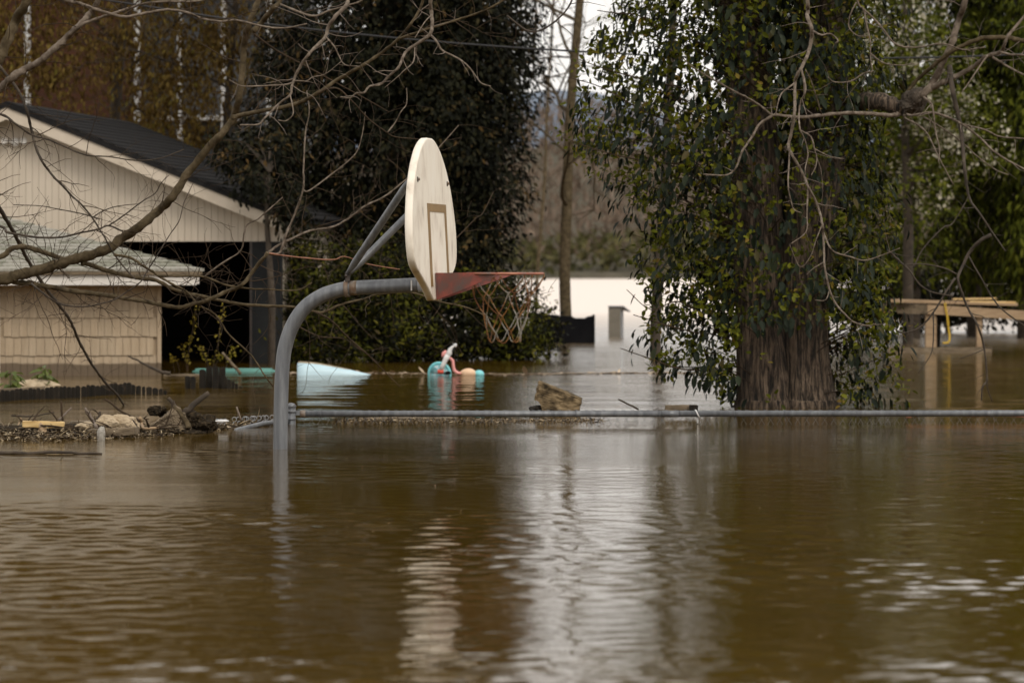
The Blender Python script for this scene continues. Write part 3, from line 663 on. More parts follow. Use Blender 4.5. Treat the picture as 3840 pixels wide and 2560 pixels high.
    th = Vector((0, 0, -.004)); mid = rc - dv * (rr - .01) + Vector((0, 0, .004))
    v = [Bl, Br, Tr, mid, Tl]; v += [q + th for q in v]
    MB().add(v, [(0, 1, 2, 3, 4), (9, 8, 7, 6, 5), (0, 5, 6, 1), (1, 6, 7, 2), (2, 7, 8, 3), (3, 8, 9, 4), (4, 9, 5, 0)]).build('top_plate', M['red_metal'], br, fix=True)
    # rim
    nr_ = 56; pts = [rc + dv * (rr * math.cos(2 * math.pi * i / nr_)) + wv * (rr * math.sin(2 * math.pi * i / nr_)) for i in range(nr_ + 1)]
    rim = MB().tube(pts, .0085, 10, cap=False).build('rim', M['orange_metal'], t, True)
    # chain net of linked wire ovals
    NH = 7
    def node(k, lev):
        rad = [.226, .176, .132, .108][lev]; z = [-.016, -.130, -.245, -.345][lev]
        a = 2 * math.pi * (k + (.5 if lev % 2 else 0)) / NH + .28
        j = random.Random(k * 7 + lev); rad *= j.uniform(.93, 1.07); z += j.uniform(-.014, .014) if lev else 0
        return rc + dv * (rad * math.cos(a)) + wv * (rad * math.sin(a)) + Vector((0, 0, z))
    def chain(p0, p1, sag):
        m = MB(); L = (p1 - p0).length; nl = max(4, int(L * (1 + sag) / .0115)); P = []
        for i in range(nl + 1):
            f = i / nl; P.append(p0.lerp(p1, f) + Vector((0, 0, -sag * L * 4 * f * (1 - f))))
        for i in range(nl):
            c = (P[i] + P[i + 1]) / 2; tt = (P[i + 1] - P[i]).normalized()
            sd = tt.cross(Vector((.3, .9, .2))).normalized(); sd2 = tt.cross(sd)
            q = sd * math.cos(i * 1.57 + .5) + sd2 * math.sin(i * 1.57 + .5)
            ring = [c + tt * (.0085 * math.cos(a_)) + q * (.0048 * math.sin(a_)) for a_ in [2 * math.pi * k / 8 for k in range(9)]]
            m.tube(ring, .0014, 4, cap=False)
        return m.build('chain', M['chain'], rim, True)
    for k in range(NH):
        for lev in range(3):
            o2 = (0, -1) if lev % 2 == 0 else (0, 1)
            for o_ in o2: chain(node(k, lev), node((k + o_) % NH, lev + 1), .10)
        if k % 1 == 0: chain(node(k, 3), node((k + 1) % NH, 3), .72)
        h = node(k, 0)
        MB().tube([h + Vector((0, 0, .022)), h + Vector((0, 0, .0)), h + dv * .004 + Vector((0, 0, -.004))], .0045, 6).build('net_hook', M['chain'], rim)
    return t
make_hoop()

def grow(mb, p, d, length, r0, depth, rnd, off, up=.0, kink=.30):
    """a crooked twig with side shoots"""
    n = max(4, int(length / .05)); pts = [p.copy()]; dd = d.normalized(); step = length / n; shoots = []
    bend = Vector((rnd.gauss(0, 1), rnd.gauss(0, 1), rnd.gauss(0, 1))) * .05
    for i in range(n):
        dd = (dd + bend + Vector((rnd.gauss(0, kink), rnd.gauss(0, kink), rnd.gauss(0, kink))) * .45 + Vector((0, 0, up))).normalized()
        pts.append(pts[-1] + dd * step)
        if depth > 0 and i > 0 and rnd.random() < .34: shoots.append((pts[-1].copy(), dd.copy(), 1 - i / n))
    k = len(pts); mb.tube([q - off for q in pts], [max(r0 * (1 - .65 * i / (k - 1)), .0009) for i in range(k)], 4 if r0 < .004 else 5, cap=False)
    for (q, t, f) in shoots:
        s_ = Vector((rnd.gauss(0, 1), rnd.gauss(0, 1), rnd.gauss(0, 1))); s_ = (s_ - t * s_.dot(t)).normalized()
        grow(mb, q, t * .5 + s_ * .85, length * rnd.uniform(.25, .6) * (.5 + .5 * f), r0 * .6, depth - 1, rnd, off, up, kink)

# ------------------------------------------------------------------ chain link fence, flooded to its top rail
def make_fence():
    Y = 28.4; s = Y / F
    f = empty('chain_link_fence', (W(1092, 0, Y).x, Y, 0))
    tag(f, 'galvanised chain link fence drowned up to its top rail', 'fence')
    o = f.location
    def L(px, py, dy=0.0): return W(px, py, Y) + Vector((0, dy, 0)) - o
    MB().tube([L(1092, 2700), L(1092, 1524)], 17 * s, 18).build('post', M['galv'], f, True)
    cp = [(17.5, 1528), (19, 1526), (19, 1520), (15, 1515), (8, 1511), (2, 1509.5)]
    MB().tube([L(1092, p) for _, p in cp], [r_ * s for r_, _ in cp], 18).build('post_cap', M['galv'], f, True)
    for py in (1542, 1570):
        MB().tube([L(1092, py - 4), L(1092, py + 4)], 19 * s, 18).build('brace_band', M['galv'], f, True)
    MB().box(0, .05, -.006, .006, -.018, .018, Matrix.Translation(L(1108, 1548))).build('rail_tongue', M['galv'], f, bevel=.003)
    MB().tube([L(1126, 1551), L(1146, 1551)], 13.8 * s, 16).build('rail_cup', M['galv_rust'], f, True)
    MB().tube([L(1130, 1551), L(2540, 1551)], 11.6 * s, 16).build('top_rail', M['galv'], f, True)
    MB().tube([L(2480, 1551), L(2545, 1551)], 12.6 * s, 16).build('rail_sleeve', M['galv'], f, True)
    MB().tube([L(2540, 1551), L(5200, 1547)], 11.8 * s, 16).build('top_rail', M['galv'], f, True)
    for k, px in enumerate((1200, 1612, 1840, 2158, 2468, 2612, 2750, 2932, 3205, 3437, 3715, 3990)):
        c = L(px, 1551); r_ = 14 * s; lean = .012 * math.sin(k * 2.1)
        pts = [c + Vector((lean * math.sin(a) + .002 * a, r_ * math.cos(a), r_ * math.sin(a))) for a in [i * 2 * math.pi / 12 for i in range(13)]]
        pts.append(c + Vector((lean + .018, -.004, -.045 - .01 * (k % 3))))
        MB().tube(pts, .0023 if px != 2612 else .005, 6).build('tie_wire', M['white_plastic'] if px == 2612 else M['galv'], f, True)
    for px in (3900, 5200): MB().tube([L(px, 2700), L(px, 1535)], 17 * s, 14).build('post', M['galv'], f, True)
    def weave(name, ax, n, pitch, z_top):
        m = MB(); hgt = .30
        for k in range(n):
            for sg in (-1, 1):
                pts = [];
                z0, x = z_top(k * pitch), k * pitch
                for j in range(7):
                    zz = z0 - j * hgt / 6
                    pts.append(ax(x + sg * pitch * .5 * (1 if j % 2 else 0) * 1.0, .004 * (1 if j % 2 else -1) * sg) + Vector((0, 0, zz)))
                m.tube(pts, .0016, 4, cap=False)
            # twisted barb standing above the rail
            b0 = ax(k * pitch, 0) + Vector((0, 0, z_top(k * pitch)))
            jt = random.uniform(-.012, .012)
            m.tube([b0 + Vector((-.006, 0, -.01)), b0 + Vector((jt, 0, .016)), b0 + Vector((jt + .012, 0, .022))], .0015, 4)
            m.tube([b0 + Vector((.006, 0, -.01)), b0 + Vector((jt + .004, 0, .014)), b0 + Vector((jt - .012, 0, .024))], .0015, 4)
        o_ = m.build(name, M['galv'], f); o_['kind'] = 'stuff'
    zr = L(1130, 1551).z
    x0 = L(1150, 1551)
    weave('wire_mesh', lambda x, d: Vector((x0.x + x, .03 + d, 0)), 82, .064, lambda x: zr + .006)
    # left run sinks under the debris towards the viewer
    p0, p1 = L(1085, 1578), L(830, 1606, -.9)
    p1 = W(890, 1600, 27.5) - o
    MB().tube([p0, p0.lerp(p1, .5) + Vector((0, 0, .004)), p1 + Vector((0, 0, -.022)), p1 + (p1 - p0) * .8 + Vector((0, 0, -.16)), p1 + (p1 - p0) * 2 + Vector((0, 0, -.6))], .017, 14).build('top_rail', M['galv'], f, True)
    dirv = (p1 - p0); dirn = Vector((dirv.x, dirv.y, 0)).normalized()
    # loose coils of wire along the sunken rail
    m = MB()
    for k, px in enumerate((668, 680, 694, 706, 722, 736, 812, 826, 842, 876, 892, 915, 921, 943, 950, 968, 985, 996, 1018)):
        yy = 27.2 + (px - 668) / 350 * 1.1
        top = 1588 if px < 750 else 1572 if px < 860 else 1566 - (px - 860) * .06
        b = W(px - 6, top + 34, yy) - o; r_ = .016
        pts = [b, b + Vector((.012, 0, .035))] + [b + Vector((.016 + r_ * math.sin(a), .008 * math.cos(a), .05 + r_ * -math.cos(a))) for a in [i * 5.2 / 9 for i in range(10)]]
        m.tube(pts, .0030, 5)
    o_ = m.build('loose_wire', M['box_side'], f); o_['kind'] = 'stuff'
make_fence()

# ------------------------------------------------------------------ old picket fences under water
def make_pickets():
    f = empty('picket_fence', (W(300, 0, 34.5).x, 34.5, 0)); o = f.location
    tag(f, 'row of dark rotting picket tops curving out of the water below the tan shed', 'fence')
    def pk(pa, pb, top, ybase, par=f, oo=o):
        Y = YW(ybase); a, b, zt = W(pa, top, Y), W(pb, top, Y), W(pa, top, Y).z
        wd = b.x - a.x; th = .02; j = random.uniform(-.007, .007)
        v = []
        for y_ in (-th, 0):
            v += [(a.x, Y + y_, -2.2), (b.x, Y + y_, -2.2), (b.x, Y + y_, zt - .012 + j), (b.x - wd * .3, Y + y_, zt + j * .5), (a.x + wd * .3, Y + y_, zt), (a.x, Y + y_, zt - .010)]
        v = [Vector(q) - oo for q in v]
        MB().add(v, [(0, 1, 2, 3, 4, 5), (11, 10, 9, 8, 7, 6)] + [(i, i + 6, (i + 1) % 6 + 6, (i + 1) % 6) for i in range(6)]).build('picket', M['wood_dark'], par, fix=True)
    x = -60
    while x < 480:
        wd = random.uniform(15, 22); t = (x + 60) / 540
        pk(x + 1, x + wd, 1466 - 32 * t + random.uniform(-3, 4), 1508 - 30 * t); x += wd - 1.0 + (random.random() < .12) * 3
    for (a, b, tp) in ((486, 508, 1442), (510, 529, 1446), (533, 545, 1449), (549, 570, 1450), (572, 594, 1453), (596, 610, 1457), (613, 626, 1462)):
        pk(a, b, tp, 1477)
    g = empty('picket_fence', (W(820, 0, 37).x, 37, 0)); o2 = g.location
    tag(g, 'broken cluster of taller grey pickets standing out of water near the garage door', 'fence')
    for (a, b, tp) in ((694, 714, 1409), (715, 734, 1411), (748, 772, 1384), (773, 796, 1374), (797, 820, 1372), (821, 846, 1376), (809, 832, 1404), (834, 852, 1411), (853, 866, 1420), (868, 880, 1428), (882, 893, 1438), (895, 910, 1447)):
        pk(a, b, tp, 1456 + random.uniform(-2, 2), g, o2)
make_pickets()

# ------------------------------------------------------------------ driftwood raft and floating things
def lump(name, mat, c, rx, ry, rz, seed, rough=.35, sub=3, label=None, cat=None, group=None, parent=None):
    bm = bmesh.new(); bmesh.ops.create_icosphere(bm, subdivisions=sub, radius=1)
    r = random.Random(seed); ks = [(Vector((r.uniform(-1, 1), r.uniform(-1, 1), r.uniform(-1, 1))) * r.uniform(1.5, 5), r.uniform(0, 6)) for _ in range(9)]
    for v in bm.verts:
        d = sum(math.sin(v.co.dot(k) + p) for k, p in ks) / 9
        d += .28 * sum(abs(math.sin(v.co.dot(k) * 3.7 + p * 2)) - .6 for k, p in ks[:5]) / 5 + r.gauss(0, .035)
        q = v.co * (1 + rough * d * 2); v.co = Vector((q.x * rx, q.y * ry, q.z * rz))
    me = bpy.data.meshes.new(name); bm.to_mesh(me); bm.free()
    o = link(name, me, mat, parent); o.location = c
    if label: tag(o, label, cat, group)
    return o
def stick(name, pts, r0, r1, mat, label=None, cat='stick', group=None, parent=None, n=7):
    P = [Vector(p) for p in spline([tuple(p) for p in pts], 4)]; k = len(P)
    P = [p + Vector((random.gauss(0, r0 * .25), 0, random.gauss(0, r0 * .25))) for p in P]
    org = P[0].copy() if parent is None else Vector()
    m = MB().tube([p - org for p in P], [r0 + (r1 - r0) * i / (k - 1) for i in range(k)], n)
    o = m.build(name, mat, parent, True); o.location = org
    if label: tag(o, label, cat, group)
    return o
def hew(o, cuts, amp, seed, axis=(1, 0, 0), freq=60):
    """subdivide a blocky piece and roughen it along its grain"""
    bm = bmesh.new(); bm.from_mesh(o.data); bmesh.ops.triangulate(bm, faces=bm.faces)
    for _ in range(cuts): bmesh.ops.subdivide_edges(bm, edges=list(bm.edges), cuts=1, use_grid_fill=True)
    bm.normal_update(); r = random.Random(seed); A = Vector(axis).normalized(); ph = [r.uniform(0, 6) for _ in range(6)]
    for v in bm.verts:
        q = v.co - A * v.co.dot(A) * .88
        d = math.sin(q.x * freq + ph[0]) * math.sin(q.z * freq * 1.2 + ph[1]) + .6 * math.sin(q.x * freq * 2.3 + q.z * freq * 1.7 + ph[2]) + .5 * math.sin(q.z * freq * 3.1 + ph[3])
        v.co += v.normal * amp * (d + r.gauss(0, .5))
    bm.to_mesh(o.data); bm.free()
def plank(name, px0, px1, pyt, pyb, Y, depth, mat, label, tilt=0.0, yaw=0.0, cat='plank', bev=.004):
    a, b = W(px0, pyt, Y), W(px1, pyb, Y); c = (a + b) / 2
    o = MB().box(-(b.x - a.x) / 2, (b.x - a.x) / 2, -depth / 2, depth / 2, -(a.z - b.z) / 2, (a.z - b.z) / 2).build(name, mat, bevel=bev)
    bm = bmesh.new(); bm.from_mesh(o.data); bmesh.ops.subdivide_edges(bm, edges=[e for e in bm.edges if e.calc_length() > .15], cuts=3)
    for v in bm.verts: v.co += Vector((random.gauss(0, .002), random.gauss(0, .002), random.gauss(0, .0015)))
    bm.to_mesh(o.data); bm.free()
    o.location = c + Vector((0, depth / 2, 0)); o.rotation_euler = (0, tilt, yaw)
    return tag(o, label, cat)

def make_drift():
    Yr = 26.6
    # the matted raft itself
    r = np.random.default_rng(11)
    m = MB()
    def raft_mask(px): return 1.0
    n = 6500
    px = r.uniform(-120, 1000, n); Y = np.interp(px, [-120, 300, 640, 1000], [26.0, 26.2, 26.9, 28.2]) + r.normal(size=n) * np.interp(px, [-120, 400, 640, 1000], [.35, .3, .18, .05])
    P = np.stack([(px - 1920) * Y / F, Y, np.abs(r.normal(size=n)) * .02 * np.interp(px, [-120, 500, 700, 1000], [1.3, 1.2, .7, .35]) + .002], 1)
    D = unit(n, r); D[:, 2] *= .35
    o = link('drift_litter', leaf_mesh('drift_litter', P, D, np.tile([[0, 0, 1.0]], (n, 1)) + unit(n, r) * .5, r.uniform(.008, .05, n) + .07 * (r.uniform(0, 1, n) < .08), r.uniform(.004, .015, n)), M['straw'])
    tag(o, 'mat of twigs, bark and leaf litter floating against the sunken fence', 'litter', kind='stuff')
    mbt = MB(); rt = random.Random(8)
    for k in range(40):
        pxk = rt.uniform(-80, 640); Yk = 26.4 + rt.uniform(-.35, .35)
        grow(mbt, W(pxk, 1612, Yk) + Vector((0, 0, rt.uniform(-.01, .03))), Vector((rt.uniform(-1, 1), rt.uniform(-.5, .5), rt.uniform(-.05, .35))), rt.uniform(.10, .26), rt.uniform(.004, .010), 1, rt, Vector())
    tag(mbt.build('drift_twigs', M['twig_brown']), 'tangle of thin brown twigs sticking out of the drift raft', 'twigs', kind='stuff')
    lump('drift_mound', M['muck'], W(120, 1640, 26.5), .52, .22, .062, 4, .4, 4, 'low dark mound of wet muck at the left of the drift raft', 'debris')
    lump('drift_mound', M['muck'], W(420, 1632, 26.8), .62, .24, .066, 5, .4, 4, 'low dark mound of wet muck under the tan lumps of the raft', 'debris')
    plank('plank', 82, 238, 1580, 1603, 26.15, .10, M['wood_yellow'], 'bright yellow sawn plank lying on the drift raft', .02, .1)
    plank('plank', 330, 512, 1606, 1634, 26.1, .16, M['wood_weathered'], 'wide muddy brown board at the front of the drift raft', -.05, -.12)
    plank('plank', -30, 330, 1612, 1624, 26.35, .3, M['wood_weathered'], 'long weathered board lying flat in the middle of the raft', .01, .05)
    plank('plank', 262, 345, 1580, 1590, 26.9, .12, M['wood_weathered'], 'short brown board just left of the tan lumps', -.06, .2)
    lump('tan_lump', M['tan_foam'], W(400, 1592, 26.45), .085, .07, .062, 21, .3, 4, 'rounded sandy tan lump left of its twin on the drift raft', 'lump', 'sandy lumps on the raft')
    lump('tan_lump', M['tan_foam'], W(470, 1592, 26.5), .095, .07, .065, 22, .32, 4, 'larger sandy tan lump with jagged top right of its twin', 'lump', 'sandy lumps on the raft')
    lump('tan_lump', M['tan_foam'], W(318, 1600, 26.45), .07, .06, .03, 23, .3, 4, 'flat tan lump behind the white cup', 'lump', 'sandy lumps on the raft')
    # root wad
    st = empty('tree_stump', W(665, 1610, 26.9)); so_ = st.location
    tag(st, 'split tree stump with dark root mass and a branch stub pointing up right', 'stump')
    def S(px, py, dy=0): return W(px, py, 26.9) + Vector((0, dy, 0)) - so_
    bm = MB(); v = [S(545, 1612, -.1), S(620, 1560, -.12), S(655, 1518, -.03), S(690, 1545, -.1), S(720, 1600, -.14), S(715, 1622, -.1), S(560, 1625, -.1),
                    S(560, 1605, .12), S(625, 1555, .1), S(658, 1522, .06), S(700, 1550, .1), S(735, 1600, .12), S(720, 1622, .1), S(560, 1625, .1)]
    stump = bm.add(v, [(0, 1, 2, 3, 4, 5, 6), (13, 12, 11, 10, 9, 8, 7)] + [(i, i + 7, (i + 1) % 7 + 7, (i + 1) % 7) for i in range(7)]).build('split_trunk', M['wood_weathered'], st, fix=True)
    hew(stump, 4, .006, 3, (.8, 0, .6))
    lump('root_mass', M['muck'], S(745, 1585, .02), .115, .12, .075, 31, .5, 4, parent=st)
    lump('root_mass', M['muck'], S(600, 1540, .08), .045, .05, .035, 32, 1.0, 4, parent=st)
    stick('branch_stub', [S(690, 1545, 0), S(730, 1513, .01), S(783, 1474, .02)], .024, .016, M['bark_dark'], parent=st, n=10)
    stick('splinter', [S(655, 1522, -.05), S(690, 1560, -.11), S(715, 1602, -.15)], .012, .02, M['bark_olive'], parent=st)
    stick('splinter', [S(628, 1490, .02), S(645, 1510, .02), S(652, 1530, .02)], .012, .018, M['bark_dark'], parent=st)
    # sticks that can be told apart
    ss = [([(395, 1498), (460, 1545), (525, 1580)], .007, .010, 'long straight stick slanting over the tan lumps', 'twig_brown'),
          ([(43, 1557), (120, 1560), (205, 1545)], .006, .004, 'dark stick lying level above the yellow plank', 'bark_dark'),
          ([(229, 1504), (232, 1545), (236, 1582)], .006, .009, 'upright stick with bud behind the yellow plank', 'twig_brown'),
          ([(268, 1527), (250, 1545), (220, 1578)], .005, .008, 'forked stick leaning right behind the yellow plank', 'twig_pale'),
          ([(182, 1537), (205, 1560), (215, 1580)], .005, .007, 'thin stick leaning left behind the yellow plank', 'twig_brown'),
          ([(78, 1567), (70, 1590), (52, 1620), (55, 1640)], .006, .004, 'pale hooked twig in front of the yellow plank', 'wood_fresh'),
          ([(320, 1530), (345, 1570), (362, 1600)], .009, .012, 'thick pale stick standing behind the white cup', 'twig_pale'),
          ([(378, 1545), (370, 1560), (362, 1575)], .008, .010, 'short dark stub left of the tan lumps', 'bark_dark'),
          ([(525, 1565), (530, 1590), (545, 1605), (595, 1602)], .012, .008, 'pale crooked root between tan lumps and stump', 'wood_fresh'),
          ([(886, 1525), (895, 1550), (903, 1575)], .006, .008, 'short stick standing by the loose fence wire', 'twig_pale'),
          ([(-10, 1636), (60, 1650), (120, 1655)], .006, .005, 'thin grey stick along the water edge at far left', 'twig_pale')]
    for (p, r0, r1, lb, mt) in ss:
        stick('stick', [W(a, b, 26.7 if b < 1600 else 26.3) for a, b in p], r0, r1, M[mt], lb, 'stick', 'sticks on the drift raft')
    lump('bark_chunk', M['wood_fresh'], W(160, 1625, 26.1), .035, .03, .05, 41, .6, 3, 'torn pale wood chunk at the front of the raft', 'wood chunk')
    lump('dark_wood_chunk', M['wood_dark'], W(298, 1632, 26.1), .07, .05, .03, 42, .3, 3, 'round dark wet chunk left of the white cup', 'wood chunk')
    # cup
    Yc = 25.75; b, t_ = W(379, 1650, Yc), W(379, 1600, Yc)
    cu = MB().tube([b - Vector((0, 0, .02)), b, b.lerp(t_, .6), b.lerp(t_, .85), t_], [.024, .026, .029, .026, .016], 9).build('plastic_cup', M['clear_plastic'])
    for v in cu.data.vertices: v.co += Vector((random.gauss(0, .0035), random.gauss(0, .0035), random.gauss(0, .003)))
    tag(cu, 'crumpled white plastic cup upright at the front of the drift raft', 'cup')
    wb = lump('white_foam', M['white_plastic'], W(832, 1578, 27.4), .045, .03, .010, 44, .2, 3, 'small white foam scrap behind the loose fence wire', 'foam scrap')
    # floating branch in front
    fs = stick('floating_branch', [Vector((W(-60, 0, 23.7).x, 23.72, .008)), Vector((W(150, 0, 23.7).x, 23.7, .012)), Vector((W(300, 0, 23.7).x, 23.7, .008)), Vector((W(385, 0, 23.7).x, 23.68, .004))], .012, .006, M['bark_dark'],
               'long thin dark branch floating level in the water at lower left', 'branch')
    # tilted timber and short board behind the rail
    t = empty('broken_timber', W(2085, 1540, 30.5)); to = t.location
    tag(t, 'thick broken timber block tilted out of the water behind the fence rail', 'timber')
    def T(px, py, dy): return W(px, py, 30.5) + Vector((0, dy, 0)) - to
    lp = [(2020, 1430), (2182, 1497), (2165, 1560), (2040, 1560), (2030, 1525), (2020, 1505), (2003, 1498)]
    v = [T(a, b_, -.06) for a, b_ in lp] + [T(a + 4, b_ - 4, .10) for a, b_ in lp]
    tb = MB().add(v, [tuple(range(7)), tuple(range(13, 6, -1))] + [(i, i + 7, (i + 1) % 7 + 7, (i + 1) % 7) for i in range(7)]).build('block', M['timber_mottled'], t, fix=True)
    hew(tb, 4, .0035, 5, (.92, 0, -.38), 45)
    lump('rotten_end', M['wood_dark'], T(2010, 1535, 0), .055, .05, .035, 51, .6, 3, parent=t)
    plank('plank', 2495, 2615, 1519, 1548, 29.6, .12, M['wood_weathered'], 'short brown board end floating behind the fence rail', 0, 0)
    plank('wood_block', 2586, 2617, 1518.5, 1549, 29.5, .09, M['wood_dark'], 'dark stained block touching the short brown board', 0, 0, cat='block')
    plank('plank', 1345, 1720, 1567, 1585, 29.3, .2, M['wood_weathered'], 'long low board floating just below the fence rail', .0, .05)
    plank('plank', 1780, 2230, 1573, 1590, 29.1, .16, M['wood_weathered'], 'second long low board below the rail under the tilted timber', -.003, -.03)
    stick('stick', [W(2318, 1495, 29.8), W(2350, 1512, 29.8), W(2395, 1535, 29.8)], .006, .008, M['bark_dark'], 'thin bent stick poking up behind the rail beside the tilted timber', 'stick')
    stick('stick', [Vector((W(3400, 0, 28.9).x, 28.9, .03)), Vector((W(3480, 0, 28.9).x, 28.9, .05)), Vector((W(3860, 0, 28.9).x, 28.9, .035))], .012, .010, M['rust_stick'], 'long reddish stick floating under the right end of the rail', 'stick')
    # litter below the rail
    n = 1600; px = r.uniform(1250, 2260, n); Y = 28.9 + r.normal(size=n) * .16
    P = np.stack([(px - 1920) * Y / F, Y, np.abs(r.normal(size=n)) * .012 + .002], 1); D = unit(n, r); D[:, 2] *= .4
    o = link('drift_litter', leaf_mesh('drift_litter', P, D, unit(n, r) * .5 + np.array([[0, 0, 1.0]]), r.uniform(.008, .045, n), r.uniform(.004, .014, n)), M['straw'])
    tag(o, 'scraps of bark and leaves caught under the long fence rail', 'litter', kind='stuff')
    # line of scum drifting across the middle water
    n = 1500; px = r.uniform(1050, 2950, n); Y = 42.6 + r.normal(size=n) * .10 + .25 * np.sin(px * .006)
    P = np.stack([(px - 1920) * Y / F, Y, r.uniform(.002, .007, n)], 1); D = unit(n, r); D[:, 2] *= .06
    o = link('scum_line', leaf_mesh('scum_line', P, D, np.tile([[0, 0, 1.0]], (n, 1)), r.uniform(.03, .16, n), r.uniform(.02, .06, n), .05, .02), M['foam_tan'])
    tag(o, 'thin tan line of floating scum stretching across the middle water', 'scum', kind='stuff')
    # flecks
    n = 170; Y = 10.5 + 32 * r.uniform(0, 1, n) ** 1.2; px = r.uniform(0, 3840, n)
    P = np.stack([(px - 1920) * Y / F, Y, np.full(n, .004)], 1); D = unit(n, r); D[:, 2] = 0.02
    o = link('floating_flecks', leaf_mesh('floating_flecks', P, D, np.tile([[0, 0, 1.0]], (n, 1)), r.uniform(.006, .02, n), r.uniform(.004, .012, n), .1, .02), M['foam_tan'])
    tag(o, 'tiny pale flecks of litter scattered over the brown water', 'flecks', kind='stuff')
make_drift()

# left bank bits by the shed: mound, board, two leafy sprouts
lump('sand_mound', M['tan_foam'], W(125, 1450, 36), .20, .12, .07, 61, .3, 4, 'pale sandy mound beside the leafy sprouts below the shed', 'mound')
plank('plank', -40, 165, 1455, 1470, 34.6, .12, M['wood_weathered'], 'grey board resting along the picket tops at far left', -.06, 0)
def sprout(px, pyb, pyt, Y, seed, label):
    r = np.random.default_rng(seed); b, tp = W(px, pyb, Y), W(px, pyt, Y)
    e = empty('leafy_sprout', b); tag(e, label, 'sprout', 'leafy sprouts by the shed')
    hgt = (tp - b).z
    for k in range(3):
        MB().tube([Vector((0, 0, -.1)), Vector((.01 * (k - 1), 0, hgt * .5)), Vector((.035 * (k - 1), .01 * k, hgt * .95))], .004, 5).build('stem', M['bright_leaf'], e)
    me = None
    for k in range(22):
        a = r.uniform(0, 6.28); z = hgt * r.uniform(.25, 1.0); rad = r.uniform(.0, .06)
        if me is None:
            me = leaf_mesh('leaf', np.zeros((1, 3)), np.array([[1., 0, -.35]]), np.array([[0.3, 0, 1.]]), np.array([.12]), np.array([.055])); me.materials.append(M['bright_leaf'])
        o = link('leaf', me, None, e); o.location = (rad * math.cos(a), rad * math.sin(a), z); o.rotation_euler = (r.normal() * .3, r.normal() * .4, a); s_ = r.uniform(.7, 1.2); o.scale = (s_, s_, s_)
sprout(40, 1475, 1385, 35.5, 1, 'larger bright green leafy sprout at the left edge below the shed')
sprout(172, 1460, 1376, 36, 2, 'second bright green leafy sprout right of the sandy mound')

